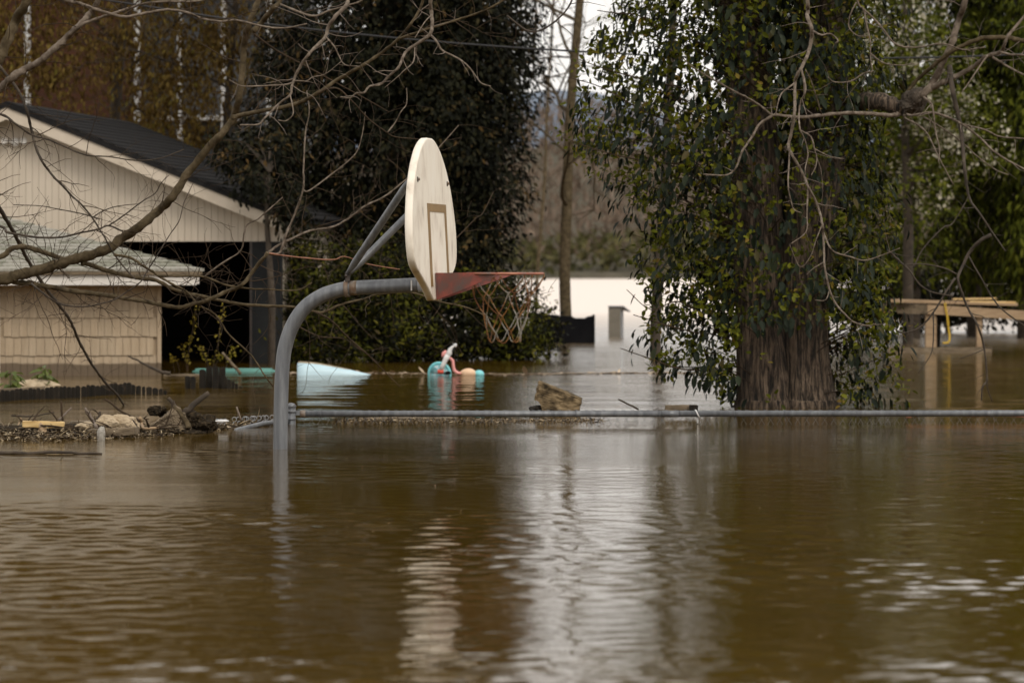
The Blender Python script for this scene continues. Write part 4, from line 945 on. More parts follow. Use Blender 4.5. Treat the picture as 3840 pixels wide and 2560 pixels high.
# ------------------------------------------------------------------ plastic things adrift by the bushes
def make_adrift():
    Y = 42.2
    # pale blue tapered slide, half sunk
    e = empty('blue_slide', W(1118, 1408, Y)); o = e.location
    tag(e, 'pale blue plastic slide half sunk, tapering to a point on the right', 'slide')
    V = []; Fc = []; nseg, na = 10, 10
    for i in range(nseg + 1):
        f = i / nseg; px = 1118 + 285 * f; top = np.interp(f, [0, .25, .7, 1], [1356, 1361, 1384, 1404]); h = W(px, top, Y).z; wd = .20 * (1 - .75 * f)
        for k in range(na + 1):
            a = math.pi * k / na
            cx = math.cos(a); sx_ = math.sin(a)
            V.append(Vector((W(px, 0, Y).x - o.x, wd * math.copysign(abs(cx) ** .55, cx), -.05 + (h + .05) * sx_ ** .5)))
    for i in range(nseg):
        for k in range(na): Fc.append((i * (na + 1) + k, (i + 1) * (na + 1) + k, (i + 1) * (na + 1) + k + 1, i * (na + 1) + k + 1))
    Fc.append(tuple(range(na + 1))); Fc.append(tuple(range(nseg * (na + 1) + na, nseg * (na + 1) - 1, -1)))
    MB().add(V, Fc).build('shell', M['blue_plastic'], e, True, fix=True)
    MB().tube([Vector((W(1118 + 285 * f, 0, Y).x - o.x, -.02, W(0, np.interp(f, [0, .25, .7], [1356, 1361, 1384]), Y).z + .003)) for f in (0, .1, .25, .45, .7)], [.010, .012, .010, .008, .003], 6).build('mud_streak', M['tan_foam'], e, True)
    # teal tub
    e = empty('teal_tub', W(880, 1408, 43.5)); o = e.location
    tag(e, 'long teal plastic tub floating upside down in front of the garage doorway', 'tub')
    a, b = W(724, 1369, 43.5), W(1036, 1369, 43.5)
    MB().add([(a.x - o.x + .03, -.02, -.1), (b.x - o.x, -.02, -.1), (b.x - o.x - .05, .04, a.z), (a.x - o.x + .0, .04, a.z), (a.x - o.x + .03, .5, -.1), (b.x - o.x, .5, -.1), (b.x - o.x - .05, .44, a.z), (a.x - o.x, .44, a.z)],
             [(0, 1, 2, 3), (5, 4, 7, 6), (3, 2, 6, 7), (0, 3, 7, 4), (1, 5, 6, 2), (0, 4, 5, 1)]).build('body', M['teal_plastic'], e, fix=True, bevel=.018)
    MB().box(a.x - o.x - .01, b.x - o.x + .01, -.035, .515, .035, .05).build('rim', M['teal_plastic'], e, bevel=.005)
    stick('stick', [W(833, 1320, 42), W(860, 1352, 42), W(903, 1402, 42)], .012, .018, M['wood_weathered'], 'pale broken stick leaning out of the water in front of the teal tub', 'stick')
    stick('stick', [W(480, 1334, 40.5), W(545, 1366, 40.5), W(600, 1393, 40.5), W(640, 1400, 40.5)], .008, .02, M['bark_dark'], 'thick dark branch end lying in the water at the shed corner', 'branch')
    plank('plank', 612, 745, 1404, 1411, 41.5, .2, M['wood_weathered'], 'low brown board floating between the shed corner and teal tub', 0, 0)
    # overturned toy
    Y = 42.0; e = empty('plastic_toy', W(1690, 1403, Y)); o = e.location
    tag(e, 'overturned turquoise, white and pink plastic ride toy floating in the water', 'toy')
    def P(px, py, dy=0): return W(px, py, Y) + Vector((0, dy, 0)) - o
    c = P(1649, 1401); rad = P(1694, 1401).x - c.x
    ax = Vector((.25, 1, .12)).normalized()
    MB().tube([c - ax * .02, c - ax * .028, c + ax * .028, c + ax * .02], [rad * .6, rad * .78, rad * .78, rad * .6], 28).build('wheel', M['cyan_print'], e, True)
    side = ax.cross(Vector((0, 0, 1))).normalized(); upv = side.cross(ax)
    ring = [c + (side * math.cos(a_) + upv * math.sin(a_)) * rad * .9 - ax * .005 for a_ in [2 * math.pi * i / 32 for i in range(33)]]
    MB().tube(ring, .017, 10, cap=False).build('tyre', M['cyan_plastic'], e, True)
    wp = [(1654, 1386), (1663, 1366), (1672, 1345), (1680, 1330), (1688, 1312), (1700, 1300), (1709, 1293)]
    MB().tube([P(a_, b_, -.07) for a_, b_ in wp[:4]], [.022, .024, .027, .028], 12).build('handle_tube', M['white_plastic'], e, True)
    MB().tube([P(1679, 1332, -.06), P(1686, 1322, -.06), P(1688, 1310, -.06), P(1697, 1300, -.06), P(1708, 1294, -.06)], [.028, .030, .022, .014, .011], 12).build('neck', M['white_plastic'], e, True)
    lump('knob', M['white_plastic'], P(1708, 1294, -.06), .02, .02, .02, 3, .02, 3, parent=e)
    MB().tube([P(1641, 1392, -.07), P(1664, 1392, -.07)], .022, 12).build('foot', M['red_plastic'], e, True)
    MB().tube([P(a_, b_, -.03) for a_, b_ in ((1672, 1335), (1690, 1344), (1698, 1352), (1700, 1370), (1703, 1388), (1716, 1398), (1734, 1400))], [.014, .015, .016, .016, .018, .018, .01], 12).build('frame_arm', M['pink_plastic'], e, True)
    MB().tube([P(1659, 1338, -.03), P(1664, 1326, -.03), P(1673, 1314, -.03)], [.012, .022, .012], 12).build('grip', M['pink_plastic'], e, True)
    lump('seat', M['peach_plastic'], P(1757, 1400), .085, .08, .06, 8, .08, 3, parent=e)
    lump('cap', M['cyan_plastic'], P(1796, 1402), .055, .05, .042, 9, .05, 3, parent=e)
    lump('hub', M['black'], P(1680, 1397, -.05), .035, .02, .018, 10, .05, 2, parent=e)
make_adrift()

# ------------------------------------------------------------------ black sheet wall, box, dock
def make_mid():
    Y = 61.5
    e = empty('covered_crate', W(2110, 1285, Y)); o = e.location
    tag(e, 'black sheet-covered crate with ragged top standing in water behind the thin trunk', 'crate')
    xs = np.linspace(1985, 2228, 22); r = random.Random(4); V = []
    tops = [np.interp(x, [1985, 2060, 2110, 2155, 2200, 2228], [1176, 1178, 1186, 1190, 1192, 1183]) + r.uniform(-4, 4) for x in xs]
    for y_ in (0, .5):
        for x, tp in zip(xs, tops): V.append(W(x, 1400, Y) - o + Vector((0, y_, -.5)))
        for x, tp in zip(xs, tops): V.append(W(x, tp, Y) - o + Vector((0, y_, 0)))
    n = 22; Fc = []
    for i in range(n - 1):
        Fc += [(i, i + 1, n + i + 1, n + i), (2 * n + i + 1, 2 * n + i, 3 * n + i, 3 * n + i + 1), (n + i, n + i + 1, 3 * n + i + 1, 3 * n + i)]
    Fc += [(0, n, 3 * n, 2 * n), (n - 1, 3 * n - 1, 4 * n - 1, 2 * n - 1)]
    MB().add(V, Fc).build('sheet', M['black'], e, fix=True)
    MB().box(W(2224, 0, Y).x - o.x, W(2231, 0, Y).x - o.x, -.02, .52, -2, W(0, 1181, Y).z).build('corner_post', M['black'], e)
    Y = 67; e = empty('utility_box', W(2311, 1265, Y)); o = e.location
    tag(e, 'narrow grey utility box with slanted lid alone in the bright river water', 'utility box')
    a, b = W(2283, 1150, Y), W(2327, 1150, Y)
    MB().box(a.x - o.x, b.x - o.x, 0, .3, -2.2, a.z).build('front', M['box_grey'], e)
    MB().add([Vector((b.x - o.x + .002, .003, -2.2)), Vector((W(2340, 0, Y).x - o.x, .28, -2.2)), Vector((W(2340, 0, Y).x - o.x, .28, a.z)), Vector((b.x - o.x + .002, .003, a.z)),
              Vector((b.x - o.x + .002, .29, -2.2)), Vector((b.x - o.x + .002, .29, a.z))], [(0, 1, 2, 3), (1, 4, 5, 2), (3, 2, 5)]).build('side', M['box_side'], e, fix=True)
    MB().add([Vector((a.x - o.x - .01, -.03, a.z + .004)), Vector((W(2338, 0, Y).x - o.x, -.03, a.z + .004)), Vector((W(2366, 0, Y).x - o.x, .3, W(0, 1171, Y).z)), Vector((W(2340, 0, Y).x - o.x, .34, a.z + .004)), Vector((a.x - o.x - .01, .34, a.z + .004)),
              Vector((a.x - o.x - .01, -.03, a.z + .018)), Vector((W(2338, 0, Y).x - o.x, -.03, a.z + .018)), Vector((W(2366, 0, Y).x - o.x, .3, W(0, 1166, Y).z)), Vector((W(2340, 0, Y).x - o.x, .34, a.z + .018)), Vector((a.x - o.x - .01, .34, a.z + .018))],
             [(0, 1, 2, 3, 4), (9, 8, 7, 6, 5)] + [(i, i + 5, (i + 1) % 5 + 5, (i + 1) % 5) for i in range(5)]).build('lid', M['box_side'], e, fix=True)
    # dock on the right
    Y = 54; e = empty('wooden_dock', W(3600, 1320, Y)); o = e.location
    tag(e, 'raw lumber dock on square posts with loose boards on top at right', 'dock')
    def D(px, py, dy=0): return W(px, py, Y) + Vector((0, dy, 0)) - o
    def bar(name, pts, h, d, mat):       # board between two picture points, h tall (m), d deep
        a_, b_ = pts; v = []
        for dy in (0, d):
            v += [a_ + Vector((0, dy, 0)), b_ + Vector((0, dy, 0)), b_ + Vector((0, dy, -h)), a_ + Vector((0, dy, -h))]
        return MB().add(v, [(0, 1, 2, 3), (7, 6, 5, 4), (0, 4, 5, 1), (1, 5, 6, 2), (2, 6, 7, 3), (3, 7, 4, 0)]).build(name, mat, e, fix=True)
    bar('front_beam', (D(3478, 1142), D(3960, 1172)), .125, .05, M['wood_fresh'])
    bar('side_beam', (D(3320, 1138, .3), D(3476, 1142, -.0)), .13, .05, M['wood_weathered'])
    for k in range(9):
        a_, b_ = D(3325 + 9 * k, 1124, .06 + .17 * k), D(3800 + 8 * k + random.uniform(-25, 20), 1138, .06 + .17 * k)
        bar('deck_board', (a_ + Vector((0, 0, .0 + .004 * (k % 2))), b_ + Vector((0, 0, .0))), .032, .155, M['wood_fresh'])
    bar('loose_board', (D(3590, 1119, .5), D(3755, 1117, .5)), .022, .14, M['wood_yellow'])
    bar('loose_board', (D(3640, 1128, .1), D(3812, 1130, .1)), .03, .14, M['wood_yellow'])
    for (p0, p1, dy) in ((3472, 3514, .052), (3664, 3685, .052), (3535, 3565, 1.3), (3860, 3885, .06)):
        MB().box(D(p0, 0).x, D(p1, 0).x, dy, dy + .1, -2.2, D(0, 1172).z).build('post', M['wood_fresh'] if dy < 1 else M['wood_dark'], e, bevel=.006)
    bar('low_beam', (D(3330, 1303), D(3720, 1301)), .10, .05, M['wood_weathered'])
    st = [D(3543, 1134, -.02), D(3546, 1160, -.03), D(3552, 1190, -.03), D(3556, 1230, -.03), D(3560, 1262, -.03), D(3556, 1282, -.03), D(3535, 1286, -.03)]
    o2 = MB().tube([Vector(p) for p in spline([tuple(p) for p in st], 4)], .013, 6).build('strap', M['yellow_strap'])
    o2.location = o; tag(o2, 'yellow strap hanging from the front beam of the lumber dock', 'strap')
make_mid()

# ------------------------------------------------------------------ trees: branches traced as 3-D limbs, twigs grown from them
def limb(pts, w0, w1, Y0, Y1, mat, parent, name='branch', sides=9, sub=5, wob=.25):
    """pts: picture points; the limb runs in depth from Y0 to Y1; w: width in picture pixels. Returns the 3-D centre line with radii."""
    n = len(pts); P3 = []
    for i, (a, b) in enumerate(pts):
        f = i / (n - 1); Y = Y0 + (Y1 - Y0) * f + .06 * math.sin(i * 1.9 + a * .013) * min(1, w0 / 12)
        P3.append(tuple(W(a, b, Y)))
    S_ = spline(P3, sub); m = len(S_); C3 = []; Rd = []
    for i, p in enumerate(S_):
        f = i / (m - 1); r_ = (w0 + (w1 - w0) * f ** .85) * .5 * (Y0 + (Y1 - Y0) * f) / F
        r_ *= 1 + .10 * math.sin(i * 2.3 + pts[0][0]) + random.gauss(0, .03)
        Rd.append(max(r_, .0012)); C3.append(Vector(p) + Vector((random.gauss(0, r_ * wob * .35), random.gauss(0, r_ * wob * .3), random.gauss(0, r_ * wob * .35))))
    off = parent.location if parent is not None else Vector()
    MB().tube([p - off for p in C3], Rd, sides).build(name, mat, parent, True)
    return C3, Rd
def twigs_from(mb, line, rad, every, lmin, lmax, rnd, off, depth=1, up=.0, f0=.05, rmax=.004, lateral=1.0):
    acc = rnd.uniform(0, every)
    for i in range(1, len(line)):
        seg = (line[i] - line[i - 1]); acc += seg.length
        if i / len(line) < f0: continue
        while acc > every:
            acc -= every * rnd.uniform(.6, 1.5)
            t = seg.normalized(); s_ = Vector((rnd.gauss(0, 1), rnd.gauss(0, .7), rnd.gauss(0, 1))); s_ = (s_ - t * s_.dot(t)).normalized()
            grow(mb, line[i], t * rnd.uniform(.2, .9) + s_ * lateral, rnd.uniform(lmin, lmax) * (1.0 if rnd.random() < .7 else 1.5), min(rad[i] * .55, rmax) * rnd.uniform(.6, 1), depth, rnd, off, up)

# --- big bare tree whose trunk stands just left of the frame
def make_left_tree():
    Yt = 27.5; t = empty('bare_tree', (W(-420, 0, Yt).x, Yt, 0)); off = t.location
    tag(t, 'bare olive-barked tree reaching long crooked limbs across the picture from the left', 'tree')
    tr = [Vector((0, 0, -2.2)), Vector((.02, 0, -.5)), Vector((.06, .02, .6)), Vector((.02, .05, 1.8)), Vector((-.08, .02, 3.2)), Vector((.0, -.05, 5.2)), Vector((.25, -.2, 7.2))]
    MB().tube([Vector(p) for p in spline([tuple(p) for p in tr], 5)], [.26 - .17 * i / 30 for i in range(31)], 14).build('trunk', M['bark_olive'], t, True)
    ol, dk, gy, tw = M['bark_olive'], M['bark_dark'], M['bark_grey'], M['twig_brown']
    mbB = MB(); mbP = MB(); rnd = random.Random(21)
    L = []
    def go(pts, w0, w1, Y0, Y1, mat, every=.16, lmin=.12, lmax=.45, depth=1, pale=False, f0=.05, sides=8, up=0.0):
        if not pale: Y0, Y1 = Y0 - 3.5, Y1 - (3.5 if Y1 < 33 else 1.0)
        else: Y0, Y1 = Y0 - 1.2, Y1 - 1.2
        c, r_ = limb(pts, w0, w1, Y0, Y1, mat, t, sides=sides)
        if every: twigs_from(mbP if pale else mbB, c, r_, every * .88, lmin, lmax, rnd, off, depth, up, f0)
        return c
    # main limb
    go([(-420, 1150), (-220, 1095), (0, 1052), (64, 1031), (149, 1012), (238, 984), (323, 961), (408, 933), (459, 891), (531, 844), (595, 789), (646, 738), (697, 662), (786, 548), (833, 502), (876, 438), (897, 361), (910, 255), (914, 170), (935, 85), (969, 0), (1000, -160), (990, -420)], 48, 18, 31, 30, ol, .14, .15, .5, 1, f0=.2, sides=14)
    go([(872, 442), (901, 433), (989, 415), (1101, 393), (1190, 350), (1266, 299), (1346, 254), (1422, 205), (1494, 147), (1538, 94), (1583, 13), (1610, -120)], 19, 9, 30.2, 29.4, ol, .12, .15, .5, 1)
    go([(950, 118), (989, 76), (1025, 31), (1052, 0), (1090, -130)], 23, 16, 30, 29.8, ol, 0)
    go([(-420, 1090), (-150, 1010), (0, 963), (43, 933), (94, 925), (140, 938), (191, 955), (264, 980)], 24, 17, 31, 30.8, ol, .15, .1, .35, 1)
    go([(310, 985), (383, 1008), (446, 1027), (510, 1040), (587, 1052), (646, 1082), (702, 1099), (765, 1112), (829, 1127), (914, 1142), (1023, 1147), (1106, 1152), (1165, 1165), (1214, 1169), (1283, 1140), (1366, 1121), (1419, 1103), (1537, 1096), (1649, 1130), (1757, 1155), (1850, 1200)], 19, 5, 30.8, 31.8, ol, .10, .15, .55, 1)
    go([(-420, 1060), (-180, 1020), (0, 1040), (60, 1058), (119, 1061), (140, 1069), (204, 1078), (272, 1091), (353, 1101), (446, 1114), (531, 1127), (604, 1142), (667, 1152), (718, 1142), (786, 1122), (850, 1093), (906, 1069), (948, 1018), (1004, 949)], 22, 14, 31, 30.4, ol, .13, .12, .5, 1, f0=.25)
    go([(1004, 949), (1048, 949), (1072, 881), (1097, 822), (1136, 712), (1138, 627), (1146, 495), (1160, 420), (1150, 340)], 12, 4, 30.4, 30.8, gy, .10, .12, .4, 1)
    go([(1004, 949), (1043, 920), (1092, 896), (1160, 866), (1243, 852), (1302, 822), (1375, 769), (1439, 739), (1503, 690), (1560, 640), (1640, 560), (1720, 470)], 11, 4, 30.4, 31.6, gy, .10, .15, .5, 1)
    go([(1004, 949), (1097, 962), (1243, 974), (1292, 962), (1380, 990), (1500, 1010)], 6, 3, 30.4, 31, M['rust_stick'], .12, .1, .3, 1)
    go([(1136, 712), (1160, 715), (1243, 654), (1302, 607), (1341, 563), (1361, 490), (1370, 420)], 7, 3, 30.6, 30.9, gy, .12, .1, .35, 1)
    go([(1560, 1040), (1620, 960), (1703, 900), (1781, 822), (1811, 798), (1850, 720)], 7, 3, 31.5, 31.9, tw, .14, .1, .35, 1)
    # thinner limbs over the gable
    go([(-60, 180), (60, 327), (98, 408), (119, 489), (132, 544), (157, 604), (183, 640), (204, 666), (238, 700), (272, 738), (302, 763), (344, 814), (366, 848), (395, 895), (429, 955), (472, 1010), (510, 1048)], 12, 5, 30.6, 30.4, dk, .11, .12, .42, 1)
    go([(-200, 380), (0, 429), (51, 459), (119, 506), (179, 523), (238, 548), (323, 582), (404, 587), (510, 602), (604, 593), (690, 560)], 10, 4, 30.4, 30.2, dk, .10, .12, .4, 1)
    go([(-200, 470), (0, 332), (43, 293), (98, 259), (149, 230), (204, 183), (255, 136), (298, 94), (340, 47), (370, 0), (430, -140), (520, -330)], 32, 18, 30.4, 30, gy, .13, .15, .5, 1, sides=12)
    go([(255, 136), (306, 94), (366, 70), (425, 51), (489, 30), (574, 9), (748, 4), (860, -30)], 14, 7, 30.1, 29.8, gy, .12, .15, .5, 1)
    go([(160, -60), (247, 0), (298, 13), (361, 36), (425, 55), (476, 64), (553, 49), (629, 38), (702, 47), (757, 70), (829, 81), (889, 77), (1000, 102), (1079, 105), (1150, 90)], 15, 6, 29.8, 29.6, gy, .12, .15, .5, 1)
    go([(-220, 620), (-60, 330), (-10, 240), (34, 140), (64, 68), (100, 0), (150, -200), (160, -460)], 46, 30, 30.8, 30.5, ol, .2, .2, .5, 1, sides=14)
    go([(-300, 640), (-60, 720), (0, 785), (25, 827), (51, 870), (72, 912), (94, 955), (115, 993), (174, 1084), (213, 1133), (255, 1188), (276, 1231), (304, 1294), (337, 1354), (370, 1401), (402, 1443), (440, 1481), (470, 1530)], 18, 8, 30.6, 33.5, dk, .16, .1, .35, 1)
    go([(-200, 800), (0, 848), (26, 870), (85, 882), (157, 891), (230, 889), (298, 874), (370, 859), (408, 846), (459, 867)], 11, 6, 30.6, 30.4, dk, .09, .1, .35, 1)
    go([(408, 846), (472, 802), (540, 751), (582, 725), (604, 687), (633, 657)], 6, 3, 30.4, 30.3, dk, .10, .08, .3, 1)
    go([(349, 814), (383, 793), (421, 778), (463, 770), (519, 765)], 5, 3, 30.4, 30.3, dk, .12, .08, .25, 1)
    go([(370, 820), (300, 800), (210, 783), (150, 772), (50, 768)], 5, 3, 30.4, 30.2, dk, .12, .08, .2, 0)
    go([(119, 1063), (140, 1082), (179, 1112), (221, 1137), (272, 1148), (332, 1148), (383, 1137), (425, 1125), (468, 1099), (527, 1057), (553, 1014), (578, 976), (604, 933), (638, 878), (672, 827), (689, 763), (723, 689)], 8, 3, 30.2, 30, dk, .10, .1, .4, 1)
    go([(429, 955), (489, 967), (531, 993), (565, 1014), (595, 1035), (646, 1065), (702, 1095), (744, 1142), (808, 1180), (856, 1251), (912, 1303), (949, 1340), (992, 1406), (1024, 1448)], 11, 5, 30.4, 30.8, ol, .12, .12, .4, 1)
    go([(595, 1035), (680, 1035), (765, 1038), (850, 1069), (935, 1082), (1000, 1084), (1111, 1089), (1170, 1060)], 10, 5, 30.3, 30.6, ol, .12, .12, .45, 1)
    go([(765, 1038), (829, 989), (901, 942), (914, 887), (927, 844), (965, 823), (1000, 793), (1060, 740)], 7, 4, 30.4, 30.2, gy, .12, .12, .4, 1)
    go([(1180, 1168), (1240, 1200), (1300, 1260), (1380, 1330), (1440, 1390), (1500, 1450)], 8, 3, 31.2, 31.4, tw, .13, .12, .4, 1)
    go([(1120, 1225), (1200, 1262), (1290, 1270), (1350, 1310), (1420, 1360)], 6, 3, 31.2, 31.4, tw, .13, .12, .4, 1)
    # pale shoots hanging in front at the top
    pale = dict(pale=True)
    go([(1420, -330), (1350, -140), (1306, 0), (1293, 27), (1257, 63), (1230, 103), (1221, 138), (1186, 174), (1150, 214), (1123, 254), (1105, 295), (1094, 326), (1088, 357), (1047, 388), (1016, 420), (989, 446), (967, 467), (900, 469)], 18, 6, 27.2, 26.6, M['bark_grey'], .12, .08, .26, 1, **pale)
    go([(1094, 312), (1056, 319), (945, 324), (900, 321), (860, 300)], 7, 4, 26.7, 26.6, gy, .14, .06, .2, 0, **pale)
    go([(1088, 357), (1096, 393), (1099, 429), (1074, 453), (1043, 451)], 6, 4, 26.7, 26.6, gy, 0)
    go([(1221, 138), (1253, 174), (1271, 210), (1293, 243), (1346, 250)], 7, 4, 27, 26.8, gy, .12, .06, .2, 0, **pale)
    go([(1105, 303), (1150, 304), (1172, 290), (1221, 277), (1279, 232)], 5, 3, 26.8, 26.8, gy, .1, .05, .16, 0, **pale)
    go([(1600, -330), (1618, -120), (1614, 0), (1617, 45), (1621, 89), (1612, 129), (1570, 161), (1529, 188), (1509, 219), (1494, 254), (1458, 286), (1427, 317), (1387, 324), (1364, 348), (1338, 350), (1311, 368), (1277, 364)], 17, 6, 27, 26.5, gy, .12, .06, .22, 1, **pale)
    go([(1612, 129), (1637, 156), (1659, 190), (1717, 219), (1757, 250), (1784, 286), (1806, 313), (1840, 324)], 10, 4, 26.9, 26.5, gy, .12, .06, .16, 0, **pale)
    go([(1556, 179), (1550, 232), (1512, 268), (1494, 286), (1442, 330)], 6, 3, 26.7, 26.6, gy, .12, .05, .14, 0, **pale)
    go([(1617, 58), (1592, 85), (1556, 143)], 5, 4, 26.9, 26.7, gy, 0)
    go([(954, 129), (1034, 188), (1150, 250), (1248, 304), (1346, 357), (1458, 420)], 9, 4, 30.2, 30.6, tw, .12, .12, .4, 1)
    go([(1190, 350), (1226, 333), (1271, 335), (1324, 384), (1382, 446), (1445, 493), (1480, 513), (1570, 522)], 8, 4, 29.8, 30.4, tw, .12, .1, .35, 1)
    go([(1454, 496), (1485, 455), (1503, 420), (1525, 388), (1525, 330)], 6, 3, 30.2, 30.3, gy, .14, .08, .2, 0)
    go([(1052, 18), (1168, 60), (1230, 42), (1302, 22), (1360, 0), (1430, -60)], 9, 6, 29.8, 29.6, gy, .12, .12, .4, 1)
    go([(1500, 145), (1600, 110), (1730, 70), (1850, 25), (1960, -60)], 11, 8, 29.5, 29.2, ol, .14, .1, .35, 1)
    go([(1900, 60), (1990, 120), (2070, 90), (2130, 30), (2160, -40)], 8, 6, 29.5, 29.2, dk, .10, .1, .35, 1)
    # limbs that carry the shoots, above the frame
    go([(-420, -900), (0, -640), (500, -520), (1000, -420), (1420, -330), (1700, -330), (2100, -200)], 60, 16, 31, 29.4, ol, 0, sides=12)
    go([(990, -420), (1300, -380), (1600, -330)], 20, 16, 29.6, 29.3, ol, 0)
    go([(520, -330), (700, -480), (1000, -420)], 20, 16, 30, 29.4, ol, 0)
    a = mbB.build('twigs', tw, t, False); a['kind'] = 'stuff'
    b = mbP.build('twigs', M['twig_pale'], t, False); b['kind'] = 'stuff'
make_left_tree()

# --- ivy-clad twin-stemmed tree on the right
def make_ivy_tree():
    Y = 32.0; s = Y / F
    t = empty('ivy_tree', (W(2950, 0, Y).x, Y, 0)); off = t.location
    tag(t, 'thick furrowed twin-stemmed tree clad in ivy standing in water behind the fence rail', 'tree')
    def L(px, py, dy=0): return W(px, py, Y) + Vector((0, dy, 0)) - off
    # trunk stems: fluted tubes, merged at the foot
    def stem(pts, name):
        S_ = spline([(*L(a, b, d), r_ * s) for (a, b, d, r_) in pts], 8); V = []; Fc = []; n = 40
        for j, q in enumerate(S_):
            c = Vector(q[:3]); r_ = q[3]
            for k in range(n):
                a = 2 * math.pi * k / n
                fl = 1 + .06 * math.sin(5 * a + j * .05 + pts[0][0]) + .035 * math.sin(9 * a + 1.3 - j * .08) + .03 * math.sin(17 * a + j * .11) + random.gauss(0, .006)
                fl += max(0, 1 - j / 14) * .14 * max(0, math.sin(4 * a + .6)) 
                V.append(c + Vector((math.cos(a) * r_ * fl, math.sin(a) * r_ * fl, 0)))
        for j in range(len(S_) - 1):
            for k in range(n): Fc.append((j * n + k, j * n + (k + 1) % n, (j + 1) * n + (k + 1) % n, (j + 1) * n + k))
        return MB().add(V, Fc).build(name, M['trunk'], t, True)
    stem([(2890, 2600, 0, 135), (2885, 1620, 0, 125), (2880, 1480, 0, 112), (2865, 1300, 0, 102), (2850, 1100, .02, 96), (2840, 900, .05, 92), (2835, 600, .1, 88), (2800, 250, .15, 82), (2770, -100, .2, 78), (2740, -600, .3, 70), (2700, -1300, .4, 50)], 'trunk')
    stem([(3020, 2600, 0, 140), (3025, 1620, 0, 132), (3022, 1480, 0, 114), (3010, 1300, 0, 98), (3015, 1100, -.02, 95), (3035, 900, -.05, 96), (3065, 650, -.05, 96), (3090, 420, 0, 92), (3090, 150, .1, 85), (3080, -200, .2, 80), (3060, -700, .3, 70), (3080, -1300, .4, 50)], 'trunk')
    stem([(2950, 2600, -.05, 100), (2955, 1640, -.06, 85), (2955, 1500, -.05, 62), (2950, 1400, -.02, 40), (2945, 1330, .03, 20)], 'trunk')
    # right limb with the sawn, knobbly end
    gy, dk, ol = M['bark_grey'], M['bark_dark'], M['bark_olive']
    limb([(3060, 470), (3130, 420), (3220, 385), (3310, 385), (3390, 410)], 90, 55, 31.9, 31.2, M['trunk'], t, 'limb', 16)
    lump('burl', dk, L(3385, 405, -.85), .085, .085, .08, 71, .5, 4, parent=t)
    mbP = MB(); mbD = MB(); rnd = random.Random(5)
    def go(pts, w0, w1, Y0, Y1, mat, every=.13, lmin=.06, lmax=.25, depth=0, dark=False, sides=8):
        c, r_ = limb(pts, w0, w1, Y0, Y1, mat, t, sides=sides)
        if every: twigs_from(mbD if dark else mbP, c, r_, every, lmin, lmax, rnd, off, depth)
    Yp = 27.6
    go([(2990, -420), (3020, -200), (3028, 0), (3030, 36), (3028, 67), (3043, 103), (3043, 147), (3032, 196), (3010, 246), (2992, 277), (2981, 313), (2981, 379), (2979, 429), (2967, 500), (2956, 549), (2970, 580), (2996, 625), (3019, 670), (3030, 700), (3058, 752), (3076, 803), (3084, 843), (3087, 872), (3090, 947), (3093, 1004), (3110, 1085), (3133, 1136), (3167, 1176), (3202, 1208), (3259, 1222), (3282, 1214)], 17, 6, Yp + .8, Yp - .4, gy, .16)
    go([(3087, 872), (3110, 924), (3133, 947), (3185, 962), (3242, 976), (3313, 955), (3374, 931)], 8, 4, Yp, Yp - .2, gy, .14)
    go([(3005, 263), (3019, 313), (3019, 348), (3001, 388), (2996, 438), (3001, 487), (3019, 527), (3030, 576), (3021, 625), (3019, 661)], 9, 4, Yp, Yp - .2, gy, .14)
    go([(3005, 491), (3041, 513), (3054, 558), (3063, 594), (3059, 625), (3043, 656)], 7, 4, Yp, Yp - .1, gy, .14)
    go([(3054, 558), (3108, 585), (3166, 596)], 5, 3, Yp, Yp, gy, .12, .04, .1)
    go([(2979, 313), (2934, 348), (2918, 384), (2909, 429)], 7, 4, Yp, Yp - .1, gy, .16, .04, .12)
    go([(3050, 118), (3081, 132), (3112, 127), (3135, 143), (3142, 156), (3130, 167)], 8, 5, Yp, Yp - .1, gy, .2, .04, .12)
    go([(2961, 554), (2958, 625), (2956, 700), (2966, 752), (2978, 786), (3004, 798)], 7, 4, Yp, Yp - .1, gy, .15, .05, .15)
    go([(3084, 840), (3060, 900), (3040, 960), (3000, 1000), (2960, 915)], 5, 3, Yp, Yp, gy, .2, .04, .12)
    go([(3030, 705), (3026, 800), (3022, 870), (2960, 918)], 7, 4, Yp, Yp - .1, gy, .14, .05, .14)
    go([(3110, 1090), (3095, 1125), (3055, 1125)], 5, 3, Yp - .2, Yp - .2, gy, 0)
    go([(3370, 425), (3354, 433), (3291, 429), (3202, 424), (3090, 431), (3001, 440), (2907, 431), (2894, 433), (2845, 393), (2800, 366), (2757, 344), (2659, 290), (2596, 250), (2561, 219)], 19, 4, 31.0, 30.0, gy, .15)
    go([(2896, 435), (2851, 464), (2820, 513), (2784, 567), (2762, 625), (2744, 647), (2712, 658), (2637, 654)], 11, 5, 30.4, 30.0, gy, .18, .05, .14)
    go([(3080, 428), (3060, 360), (3040, 300), (3020, 262)], 6, 4, 30.5, 30.2, gy, .2, .05, .15)
    go([(3385, 400), (3425, 384), (3461, 353), (3496, 313), (3532, 241), (3568, 165), (3595, 76), (3617, 9), (3640, -120), (3650, -300)], 32, 20, 31.2, 30.8, gy, .25, .1, .3, 1, sides=12)
    go([(3470, 344), (3537, 308), (3604, 277), (3657, 246), (3702, 210), (3751, 196), (3764, 174), (3782, 134), (3840, 62), (3920, -40)], 24, 9, 31.1, 30.7, gy, .14, .1, .35, 1)
    go([(3461, 362), (3492, 388), (3501, 429), (3508, 491), (3523, 558), (3519, 607)], 10, 4, 31, 30.7, gy, .14)
    go([(3390, 430), (3398, 446), (3443, 469), (3479, 504), (3501, 549), (3532, 612), (3577, 696)], 9, 5, 31, 30.7, gy, .14)
